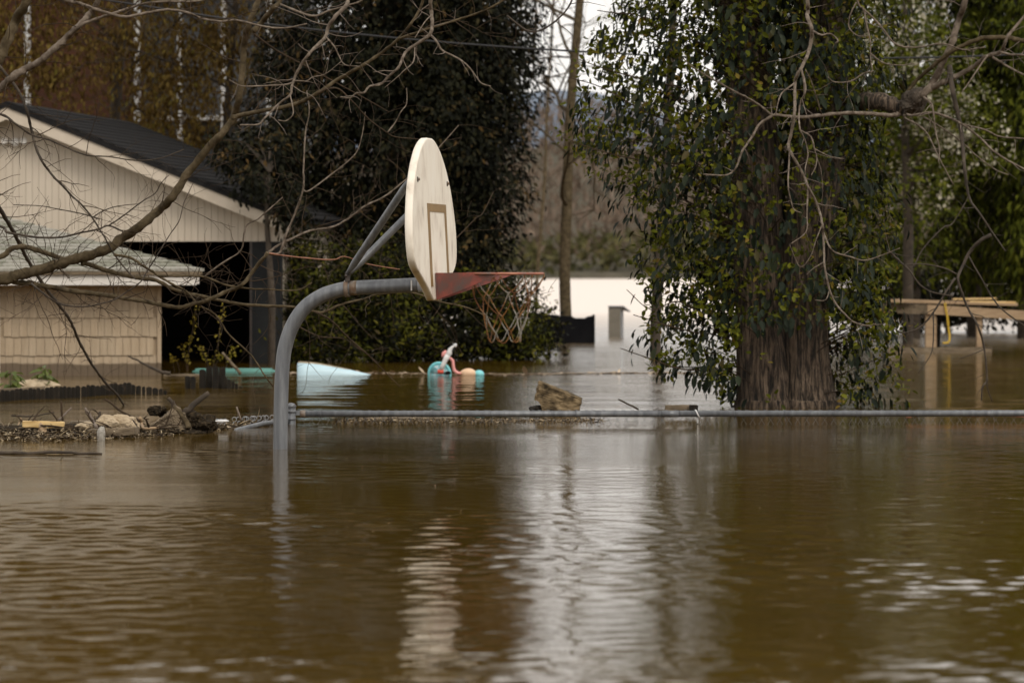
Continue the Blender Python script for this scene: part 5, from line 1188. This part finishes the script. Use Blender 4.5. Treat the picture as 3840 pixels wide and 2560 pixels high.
    go([(3400, 430), (3425, 433), (3492, 422), (3559, 442), (3604, 464), (3671, 513), (3738, 576), (3840, 634), (3940, 680)], 11, 7, 31, 30.6, gy, .13)
    go([(3461, 438), (3537, 482), (3604, 531), (3657, 580), (3729, 634), (3782, 656)], 7, 4, 31, 30.7, gy, .13)
    go([(3604, 464), (3693, 487), (3751, 513), (3840, 520), (3900, 530)], 7, 5, 30.8, 30.6, gy, .13)
    go([(3180, -220), (3215, 0), (3238, 36), (3251, 98), (3264, 156), (3264, 214), (3273, 268)], 9, 4, 30.2, 29.8, gy, .13)
    go([(3238, 36), (3278, 71), (3313, 112), (3358, 165), (3425, 179), (3537, 165), (3612, 187), (3693, 178)], 9, 5, 30, 29.8, gy, .13)
    go([(3211, 9), (3188, 58), (3184, 103), (3215, 134), (3251, 136)], 6, 4, 30, 29.9, gy, 0)
    go([(3264, 200), (3310, 235), (3370, 245), (3430, 240)], 6, 4, 30, 29.8, gy, .14)
    go([(3273, 268), (3240, 275), (3190, 305), (3130, 308), (3105, 290)], 6, 4, 29.9, 29.7, gy, .14)
    go([(3900, 150), (3840, 154), (3782, 143), (3715, 141), (3653, 154), (3559, 201), (3492, 254), (3443, 295), (3400, 350)], 20, 14, 30.6, 31.2, ol, .16, .1, .3, 1)
    go([(3751, 196), (3790, 205), (3840, 208), (3900, 215)], 10, 7, 30.8, 30.6, gy, .14)
    go([(3702, 210), (3680, 240), (3640, 300), (3608, 345)], 8, 4, 30.8, 30.5, gy, .2, .05, .15)
    go([(3720, 214), (3780, 250), (3840, 282), (3900, 300)], 10, 6, 30.8, 30.5, gy, .14)
    # darker limb drooping to the water at far right
    go([(3560, 250), (3570, 330), (3586, 402), (3604, 491), (3617, 625), (3626, 700), (3638, 752), (3673, 798), (3718, 866), (3770, 941)], 22, 5, 31.0, 30.4, dk, .14, .08, .3, 1, True)
    go([(3718, 880), (3678, 901), (3638, 941), (3609, 999), (3592, 1044), (3604, 1090), (3632, 1159), (3667, 1222), (3690, 1303), (3701, 1418), (3684, 1452), (3681, 1501)], 15, 5, 30.5, 30.2, dk, .14, .06, .24, 0, True)
    go([(3701, 1418), (3704, 1458), (3721, 1504)], 6, 4, 30.2, 30.2, dk, 0)
    go([(3586, 1027), (3535, 1004), (3460, 990), (3386, 993)], 7, 4, 30.3, 30.2, dk, .12, .06, .22, 0, True)
    go([(3581, 1044), (3546, 1096), (3500, 1171), (3449, 1228), (3386, 1248), (3357, 1234)], 9, 5, 30.3, 30.1, dk, .12, .06, .22, 0, True)
    go([(3632, 960), (3684, 1050), (3719, 1113), (3764, 1165), (3840, 1220), (3900, 1260)], 7, 5, 30.4, 30.2, dk, .12, .06, .24, 0, True)
    go([(3330, 940), (3357, 964), (3409, 1013), (3449, 1067), (3500, 1096), (3575, 1110)], 8, 5, 30.2, 30.2, dk, .12, .06, .22, 0, True)
    go([(3426, 1004), (3460, 935), (3535, 855), (3572, 838), (3620, 760)], 6, 4, 30.2, 30.5, dk, .14, .06, .2, 0, True)
    go([(3500, 1171), (3500, 1274), (3489, 1331), (3443, 1400)], 6, 3, 30.2, 30.1, dk, .12, .06, .2, 0, True)
    go([(3690, 1310), (3640, 1330), (3600, 1345)], 4, 3, 30.2, 30.2, dk, .1, .05, .14, 0, True)
    go([(3540, -260), (3300, -300), (2990, -420)], 26, 26, 30.6, 28.4, ol, 0)
    go([(2990, -420), (2860, -480), (2760, -520)], 34, 60, 28.4, 31.9, ol, 0)
    go([(3180, -220), (3240, -300)], 12, 14, 30.2, 30.6, ol, 0)
    a = mbP.build('twigs', M['twig_pale'], t); a['kind'] = 'stuff'
    a = mbD.build('twigs', M['bark_dark'], t); a['kind'] = 'stuff'
    # ---- ivy: clusters of leaves inside a crown lofted round the stems
    LY = [-1200, -900, -500, -150, 0, 100, 200, 300, 400, 520, 600, 700, 800, 900, 1000, 1100, 1200, 1300, 1400, 1450, 1490, 1535]
    LX = [2500, 2300, 2200, 2270, 2320, 2240, 2175, 2140, 2120, 2090, 2150, 2230, 2320, 2350, 2370, 2430, 2410, 2390, 2440, 2600, 2690, 2700]
    RX = [3300, 3500, 3560, 3480, 3420, 3400, 3380, 3360, 3340, 3330, 3340, 3350, 3350, 3360, 3360, 3360, 3370, 3390, 3400, 3400, 3380, 3280]
    r = np.random.default_rng(17)
    def crown(n):
        py = r.uniform(-1200, 1535, n); xl, xr = np.interp(py, LY, LX), np.interp(py, LY, RX)
        ang = r.uniform(0, 2 * math.pi, n); rho = r.uniform(0, 1, n) ** .42
        ca, sa = np.cos(ang), np.sin(ang)
        cx = 2950.0
        a = np.where(ca < 0, cx - xl, xr - cx)
        px = cx + ca * rho * a
        b = np.clip(.35 + .5 * np.minimum(a * s, 1.4), .4, 1.15)
        dy = sa * rho * b
        front = (dy < 0) & (px > 2755) & (px < 3140)
        pkeep = np.ones(n)
        pkeep = np.where(front & (py > 1210), .02, pkeep)
        pkeep = np.where(front & (py <= 1210) & (py > 1060), .40, pkeep)
        pkeep = np.where(front & (py <= 1060) & (py > 420), .30, pkeep)
        pkeep = np.where(front & (py <= 420), .50, pkeep)
        pkeep = np.where((px < 2690) & (py > 1425), 0, pkeep)
        pkeep = np.where((px > 3150) & (py > 560) & (py < 1000), .45 * pkeep, pkeep)
        pkeep = np.where((px > 3200) & (py < 560), .30 * pkeep, pkeep)
        # ragged outline and holes
        hole = np.sin(px * .021 + 1.3) * np.sin(py * .019 + .7) + .6 * np.sin(px * .043 + py * .037)
        pkeep = np.where((px < 2700), pkeep * np.clip(.72 + .38 * hole, .08, 1), pkeep)
        cl = np.sin(px * .033 + py * .012) * np.sin(py * .027 - px * .011 + 2) + .7 * np.sin(dy * 9 + px * .02) * np.sin(py * .045)
        pkeep = pkeep * np.clip(.75 + .6 * cl, .12, 1)
        pkeep = np.where(py > 1120, pkeep * np.interp(py, [1120, 1300, 1535], [.85, .5, .55]), pkeep)
        pkeep = np.where((px > 3140) & (py > 950), pkeep * .6, pkeep)
        k = r.uniform(0, 1, n) < pkeep
        px, py, dy, ang, rho = px[k], py[k], dy[k], ang[k], rho[k]
        P = np.stack([(px - 1920) * s, Y + dy, CH - (py - HZ) * s], 1)
        O = np.stack([np.cos(ang), np.sin(ang), np.zeros(len(ang))], 1)
        return P[P[:, 2] > .04], O[P[:, 2] > .04]
    offn = np.array(off)
    # dark, drooping mature leaves
    C1, O1 = crown(7600); per = 4
    P = np.repeat(C1, per, 0) + r.normal(size=(len(C1) * per, 3)) * np.array([.055, .055, .05]); O = np.repeat(O1, per, 0); n = len(P)
    D = O * .35 + unit(n, r) * .45; D[:, 2] -= .95
    Nn = O + unit(n, r) * .55; Nn[:, 2] += .35
    Ln = r.uniform(.062, .112, n); Wd = Ln * r.uniform(.42, .54, n)
    # the 300 leaves nearest the viewer are single objects
    dist = P[:, 1] - np.abs(0) 
    inview = (P[:, 2] < W(0, 0, Y).z) & (P[:, 2] > .1)
    order = np.argsort(np.where(inview, P[:, 1] - .004 * Ln * 100, 1e9))[:300]
    mk = np.ones(n, bool); mk[order] = False
    o = link('ivy_foliage', leaf_mesh('ivy_foliage', P[mk] - offn, D[mk], Nn[mk], Ln[mk], Wd[mk], .16, .12), M['ivy_dark'], t); o['kind'] = 'stuff'
    proto = leaf_mesh('leaf', np.zeros((1, 3)), np.array([[0, 0, 1.]]), np.array([[0, -1., 0]]), np.array([1.]), np.array([.5]), .16, .12); proto.materials.append(M['ivy_dark'])
    for i in order:
        d = Vector(D[i]).normalized(); nn = Vector(Nn[i]); x = d.cross(nn).normalized(); u = x.cross(d)
        q = link('leaf', proto, None, t); L_ = float(Ln[i])
        M3 = Matrix((-x, -u, d)).transposed().to_4x4()
        q.matrix_basis = Matrix.Translation(Vector(P[i] - offn)) @ M3 @ Matrix.Diagonal((L_, L_, L_, 1))
    # small yellow-green spring leaves
    C2, O2 = crown(10500); per = 7
    P = np.repeat(C2, per, 0) + r.normal(size=(len(C2) * per, 3)) * np.array([.05, .05, .045]); O = np.repeat(O2, per, 0); n = len(P)
    D = O * .5 + unit(n, r) * .8; D[:, 2] += .15; Nn = O * .4 + unit(n, r) * .7; Nn[:, 2] += .6
    Ln = r.uniform(.03, .07, n)
    o = link('young_foliage', leaf_mesh('young_foliage', P - offn, D, Nn, Ln, Ln * r.uniform(.45, .65, n), .14, .1), M['ivy_young'], t); o['kind'] = 'stuff'
    # stems that carry the clusters out from the trunk
    mb = MB()
    for i in range(0, len(C1), 4):
        c = Vector(C1[i]); px = c.x / s + 1920
        hub = Vector((np.interp(c.z, [0, 1.5, 3], [2950, 2940, 2930]) * s - 1920 * s + (.1 if px > 2950 else -.12), Y, max(c.z - abs(c.x - (2950 - 1920) * s) * .35 - .05, .05)))
        mid = hub.lerp(c, .55) + Vector((0, 0, .06)) + Vector(tuple(r.normal(size=3) * .04))
        q = [Vector(p) for p in spline([tuple(hub), tuple(mid), tuple(c)], 4)]
        mb.tube([p - off for p in q], [.006 - .0042 * k / (len(q) - 1) for k in range(len(q))], 4, cap=False)
    o = mb.build('ivy_stems', M['twig_brown'], t); o['kind'] = 'stuff'
    # leafy sprays reaching out to the left over the water
    for pts in ([(2640, 1180), (2540, 1130), (2440, 1160), (2350, 1086)], [(2620, 1250), (2500, 1220), (2440, 1200), (2375, 1180)], [(2640, 1390), (2540, 1380), (2440, 1345), (2325, 1305)], [(2560, 330), (2420, 300), (2280, 262), (2165, 222)], [(2560, 470), (2420, 420), (2260, 330), (2130, 290)], [(2600, 620), (2400, 600), (2230, 560), (2110, 515)], [(2500, 120), (2400, 60), (2310, 50), (2240, 40)]):
        go(pts, 7, 3, 31.6, 31.2, M['twig_brown'], 0)
make_ivy_tree()

# ------------------------------------------------------------------ generic branching tree for the background
def bare_tree(name, px, pyb, Y, w0, height, label, mat, seed, lean=0.0, spread=.5, first=.35, leafmat=None, nleaf=0, gens=4, group=None):
    rnd = random.Random(seed); base = W(px, HZ, Y); base.z = 0
    t = empty(name, base); tag(t, label, 'tree', group)
    r0 = w0 * Y / F / 2; n = 14; pts = []; x = Vector((0, 0, -2.2)); pts.append(x.copy())
    dirv = Vector((lean, 0, 1)).normalized()
    for i in range(n):
        dirv = (dirv + Vector((rnd.gauss(0, .035), rnd.gauss(0, .035), 0))).normalized(); x = x + dirv * (height + 2.2) / n; pts.append(x.copy())
    S_ = [Vector(p) for p in spline([tuple(p) for p in pts], 3)]; m = len(S_)
    rad = [r0 * (1.12 - .85 * i / (m - 1)) for i in range(m)]
    MB().tube(S_, rad, 12).build('trunk', mat, t, True)
    mb = MB(); tips = []
    def rec(p, d, L_, r_, g):
        k = max(3, int(L_ / .35)); q = [p.copy()]; dd = d.normalized()
        for i in range(k):
            dd = (dd + Vector((rnd.gauss(0, .16), rnd.gauss(0, .16), rnd.gauss(0, .12) + .05))).normalized(); q.append(q[-1] + dd * L_ / k)
        mb.tube(q, [max(r_ * (1 - .6 * i / k), .003) for i in range(k + 1)], 5 if r_ > .02 else 4, cap=False)
        tips.append(q[-1]); tips.append(q[len(q) // 2])
        if g > 0:
            for i in range(1, k + 1):
                for _ in range(2 if g > 1 else 3):
                    if rnd.random() < .55:
                        s_ = Vector((rnd.gauss(0, 1), rnd.gauss(0, 1), rnd.gauss(0, .7))); s_ = (s_ - dd * s_.dot(dd)).normalized()
                        rec(q[i], dd * .7 + s_ * .8, L_ * rnd.uniform(.35, .62), r_ * .5, g - 1)
    for i, p in enumerate(S_):
        if p.z > height * first and i % 2 == 0:
            a = rnd.uniform(0, 6.28); f = (p.z / height)
            rec(p, Vector((math.cos(a), math.sin(a), .55)), height * spread * .34 * (1.25 - .7 * f) * rnd.uniform(.7, 1.2), rad[i] * .45, gens - 2)
    o = mb.build('branches', mat, t); o['kind'] = 'stuff'
    if nleaf:
        r = np.random.default_rng(seed); T = np.array([tuple(v) for v in tips]); idx = r.integers(0, len(T), nleaf)
        P = T[idx] + r.normal(size=(nleaf, 3)) * np.array([.2, .2, .22]); D = unit(nleaf, r) * .6; D[:, 2] -= .8
        o = link('crown', leaf_mesh('crown', P, D, unit(nleaf, r), r.uniform(.05, .11, nleaf), r.uniform(.02, .045, nleaf)), leafmat, t); o['kind'] = 'stuff'
    return t
bare_tree('bare_tree', 2131, 1285, 62, 46, 13, 'thin straight bare trunk rising from the water in front of the black crate', M['bark_olive'], 3, .005, .42, .13)
bare_tree('bare_tree', 2465, 1350, 52, 44, 11, 'dark bare trunk half hidden by the ivy leaves left of the thick tree', M['bark_dark'], 4, -.005, .45, .5)
bare_tree('bare_tree', 2010, 1230, 88, 13, 17, 'bare brown tree at the edge of the dark evergreen against the sky', M['bark_olive'], 9, .012, .5, .12)

# dark ivy-covered evergreen in the middle
def mass(name, label, px, Y, blobs, mat, n_clump, per, spread, L, Wd, droop, seed, shell, trunk_r=.16, cat='tree', mat2=None, n2=0, part='crown', top=None, **kw):
    t = empty(name, Vector((W(px, 0, Y).x, Y, 0))); off = np.array(t.location); tag(t, label, cat)
    bl = []
    for (bx, by, dy, rx, ry, rz) in blobs:      # picture centre and radii -> metres relative to the tree
        c = W(bx, by, Y + dy); k = (Y + dy) / F
        bl.append((c.x - off[0], dy, c.z, rx * k, ry, rz * k))
    foliage(part, mat, t, bl, n_clump, per, spread, L, Wd, droop, seed, shell, **kw)
    if mat2 is not None: foliage(part, mat2, t, bl, n2, per, spread, L, Wd, droop, seed + 50, max(shell * .6, .12), **kw)
    topz = max(b[2] for b in bl)
    rnd = random.Random(seed)
    if trunk_r:
        MB().tube([(0, 0, -2.2), (.03, .05, topz * .3), (-.04, .1, topz * .7), (0, .1, topz)], [trunk_r, trunk_r * .85, trunk_r * .55, trunk_r * .25], 10).build('trunk', M['bark_dark'], t, True)
        mb = MB()
        for b in bl:
            for _ in range(5):
                z0 = max(.1, min(b[2] - abs(b[0]) * .3, topz * .9)); e = Vector((b[0] + rnd.uniform(-.6, .6) * b[3], b[1] + rnd.uniform(-.6, .6) * b[4], max(.15, b[2] + rnd.uniform(-.5, .6) * b[5])))
                s0 = Vector((0, .05, z0)); mid = s0.lerp(e, .5) + Vector((0, 0, .12))
                q = [Vector(p) for p in spline([tuple(s0), tuple(mid), tuple(e)], 4)]
                mb.tube(q, [trunk_r * .3 * (1 - .8 * i / (len(q) - 1)) for i in range(len(q))], 5, cap=False)
        o = mb.build('branches', M['bark_dark'], t); o['kind'] = 'stuff'
    return t
mass('ivy_covered_tree', 'tall dark evergreen mass of ivy behind the backboard', 1480, 52,
     [(1450, 950, 0, 420, 1.6, 320), (1750, 60, .6, 260, 1.4, 260), (1500, 150, .7, 420, 1.5, 330), (1620, 420, .8, 330, 1.3, 300), (1880, 130, .5, 150, 1.0, 200), (1500, 500, 0, 470, 1.8, 380), (1720, 250, .2, 330, 1.5, 330), (1350, 120, 0, 400, 1.7, 400), (1800, 620, 0, 190, 1.2, 330), (1780, 930, -.2, 140, 1.1, 260),
      (1150, 420, -.3, 250, 1.3, 300), (1080, 720, -.6, 190, 1.1, 230), (1550, -350, .2, 480, 2.0, 450), (1250, -500, .2, 400, 1.8, 420), (1500, -1000, .3, 420, 1.8, 450), (1300, -1500, .3, 420, 1.8, 450), (1650, -1500, .3, 330, 1.6, 450), (1450, -2000, .3, 350, 1.6, 350)],
     M['evergreen'], 12000, 10, .10, .085, .044, .6, 33, .30, .22, mat2=M['evergreen_tan'], n2=600)
mass('ivy_vine', 'dark ivy spilling over the right end of the garage roof', 1010, 46.8,
     [(960, 690, 0, 90, .25, 70), (1090, 780, 0, 80, .3, 90), (900, 570, .5, 130, .4, 100), (1040, 620, .4, 120, .4, 130)],
     M['evergreen'], 260, 8, .07, .08, .046, .9, 34, .4, .05, cat='vine', mat2=M['evergreen_tan'], n2=40, part='foliage')
# brighter bushes at its foot
for (px, dx, lab, sd, top) in ((1180, 0, 'yellow green bush beside the garage jamb behind the pole', 41, 900), (1420, 0, 'yellow green bush under the gooseneck arm of the hoop', 42, 960), (1640, 0, 'dark green bush under the red bracket behind the toy', 43, 980), (1870, 0, 'loose green bush at the right end of the bush row under the net', 44, 1010)):
    mass('bush', lab, px, 48.5 + (sd - 41) * .4, [(px, 1330, 0, 150, .9, 120)] + ([(1100, 1150, -.4, 60, .5, 160), (1110, 960, -.3, 60, .5, 120), (1100, 1300, -.5, 60, .5, 90)] if sd == 41 else []) + [ (px + 30, 1200, .1, 160, .9, 150), (px - 70, 1120, 0, 110, .7, 130 if sd < 43 else 90), (px + 90, 1290, -.3, 130, .7, 70)] + ([(px - 10, 1000, .3, 130, .7, 120)] if sd < 43 else []),
         M['bush'] if sd != 43 else M['evergreen'], 300 if sd != 43 else 260, 17, .105, .075, .03, -.15, sd, .4, .05, cat='bush', mat2=M['evergreen'] if sd != 43 else M['bush'], n2=300 if sd != 43 else 90, part='foliage', jitter=.8)
# tree with ochre buds in front of the brick house
t = bare_tree('budding_tree', 330, 0, 57, 60, 9.5, 'tree hung with ochre brown buds in front of the brick house', M['bark_dark'], 51, .0, .95, .28, M['ochre'], 9000)
t2 = bare_tree('budding_tree', 800, 0, 56, 40, 9.0, 'second ochre budding tree before the grey porch wall', M['bark_dark'], 52, -.02, .9, .28, M['ochre'], 6000)
for tt, bl, sd in ((t, [(-.6, -.6, 3.9, 1.5, .5, 1.0), (-1.2, -.6, 4.6, 1.2, .5, 1.0), (.6, -.6, 4.3, 1.3, .5, .9), (.2, -.5, 5.6, 2.0, .8, 1.0), (1.0, -.5, 3.2, .9, .4, .6)], 91), (t2, [(-.5, -.3, 3.6, .8, .4, .8), (.1, -.3, 4.3, 1.0, .4, .9), (-.3, -.3, 2.9, .7, .3, .45)], 92)):
    foliage('crown', M['ochre'], tt, bl, 800 if sd == 91 else 340, 8, .10, .085, .036, 1.1, sd, .6)
mass('shade_tree', 'tall leafy tree rising behind the brick house', 150, 76, [(-200, -600, 0, 500, 2.5, 500), (350, -500, 0, 500, 2.5, 450), (100, -1000, 0, 600, 2.5, 500), (600, -900, 0, 450, 2.2, 500), (200, -1500, 0, 500, 2.2, 400), (900, -500, 0, 300, 2, 400)], M['evergreen_tan'], 1700, 8, .16, .16, .08, .5, 93, .4, .3)
# green trees on the right
for (px, Y, lab, sd, bl) in ((3420, 66, 'hazy spring green tree right of the ivy trunk', 61, [(3400, 800, 0, 230, 1.8, 260), (3350, 500, 0, 260, 2, 300), (3450, 150, 0, 300, 2.2, 300), (3420, -250, .5, 300, 2.2, 350), (3320, 980, -.3, 220, 1.2, 120)]),
                             (3650, 68, 'yellow green weeping conifer with drooping sprays', 62, [(3650, 850, 0, 160, 1.3, 260), (3640, 500, 0, 190, 1.4, 350), (3660, 100, 0, 180, 1.3, 350), (3660, -250, 0, 130, 1, 300)]),
                             (3840, 66, 'tall green conifer cut by the right picture edge', 63, [(3840, 900, 0, 130, 1.2, 230), (3835, 500, 0, 150, 1.3, 350), (3830, 50, 0, 140, 1.2, 350), (3830, -350, 0, 110, 1, 300)]),
                             (3060, 70, 'green tree behind the ivy trunk', 64, [(3050, 700, 0, 260, 1.6, 380), (3000, 200, 0, 320, 1.8, 380), (3100, -200, 0, 300, 1.8, 350)])):
    con = sd in (62, 63)
    mass('conifer_tree' if con else 'spring_tree', lab, px, Y, bl, M['conifer'], 1500 if con else 900, 9, .12, .15 if con else .12, .045 if con else .06, 1.1 if con else .4, sd, .38, .14, mat2=M['evergreen'], n2=350 if con else 250)
mass('hedge', 'dark hedge along the water behind the lumber dock', 3550, 72, [(3300, 1120, 0, 220, 1, 90), (3550, 1110, .2, 230, 1, 90), (3800, 1100, 0, 230, 1, 100), (4050, 1100, 0, 230, 1, 110)], M['evergreen'], 1300, 8, .12, .12, .06, .3, 71, .35, .06, cat='hedge', part='foliage')
mass('blossom_tree', 'tree dotted with white blossom behind the ivy trunk on the right', 3400, 60, [(3330, 120, 0, 220, 1.2, 200), (3480, 330, 0, 230, 1.2, 230), (3600, 520, 0, 200, 1, 200), (3250, 300, 0, 150, 1, 180), (3350, -150, 0, 300, 1.4, 200), (3450, 700, 0, 150, .9, 150)],
     M['blossom'], 230, 11, .085, .06, .055, 0, 72, .6, .09, mat2=M['conifer'], n2=700, jitter=1.2)
mass('blossom_tree', 'small white blossom showing between the two ivy stems', 2950, 60, [(2900, 60, 0, 150, .8, 120), (3000, 180, 0, 130, .8, 130), (2920, -150, 0, 200, 1, 150)], M['blossom'], 45, 11, .085, .06, .055, 0, 73, .6, .07, mat2=M['conifer'], n2=160, jitter=1.2)

# ------------------------------------------------------------------ overhead cable, budding sprigs by the doorway
cb = [Vector(W(px, py, 40)) for px, py in spline([(-400, -110), (400, 2), (900, 78), (1450, 140), (1900, 177), (2350, 203), (2600, 215), (3500, 216), (4300, 180)], 6)]
tag(MB().tube(cb, .011, 6).build('overhead_cable', M['cable'], None, True), 'thin black overhead cable sagging across the top of the picture', 'cable')
def sprig(px, Y, pts, seed, label):
    t = empty('budding_shrub', Vector((W(px, 0, Y).x, Y, 0))); tag(t, label, 'shrub', 'budding shrubs by the garage doorway'); off = t.location; rnd = random.Random(seed)
    P = []; 
    for pl in pts:
        c, r_ = limb([(pl[0][0], 1480)] + pl, 5, 3, Y, Y - .1, M['twig_brown'], t, 'stem', 5)
        for q in c:
            if q.z > .1 and rnd.random() < .8: P.append(q - off)
    P = np.array([tuple(p) for p in P]); P = np.repeat(P, 4, 0); r = np.random.default_rng(seed); P = P + r.normal(size=P.shape) * .018; n = len(P)
    o = link('buds', leaf_mesh('buds', P, unit(n, r), unit(n, r), r.uniform(.02, .045, n), r.uniform(.014, .024, n)), M['yellow_bud'], t); o['kind'] = 'stuff'
sprig(700, 44, [[(705, 1370), (710, 1300), (722, 1240), (735, 1160)], [(700, 1380), (690, 1320), (687, 1290)], [(655, 1400), (645, 1350), (642, 1330)], [(675, 1400), (660, 1350), (650, 1340)]], 81, 'thin budding shrub with yellow buds by the shed side of the black doorway')
sprig(800, 44, [[(800, 1370), (815, 1300), (830, 1210), (840, 1150)], [(780, 1370), (760, 1320), (742, 1295)], [(850, 1360), (875, 1320), (888, 1300)], [(800, 1390), (825, 1340), (830, 1335)]], 82, 'thin budding shrub with yellow buds in the middle of the black doorway')
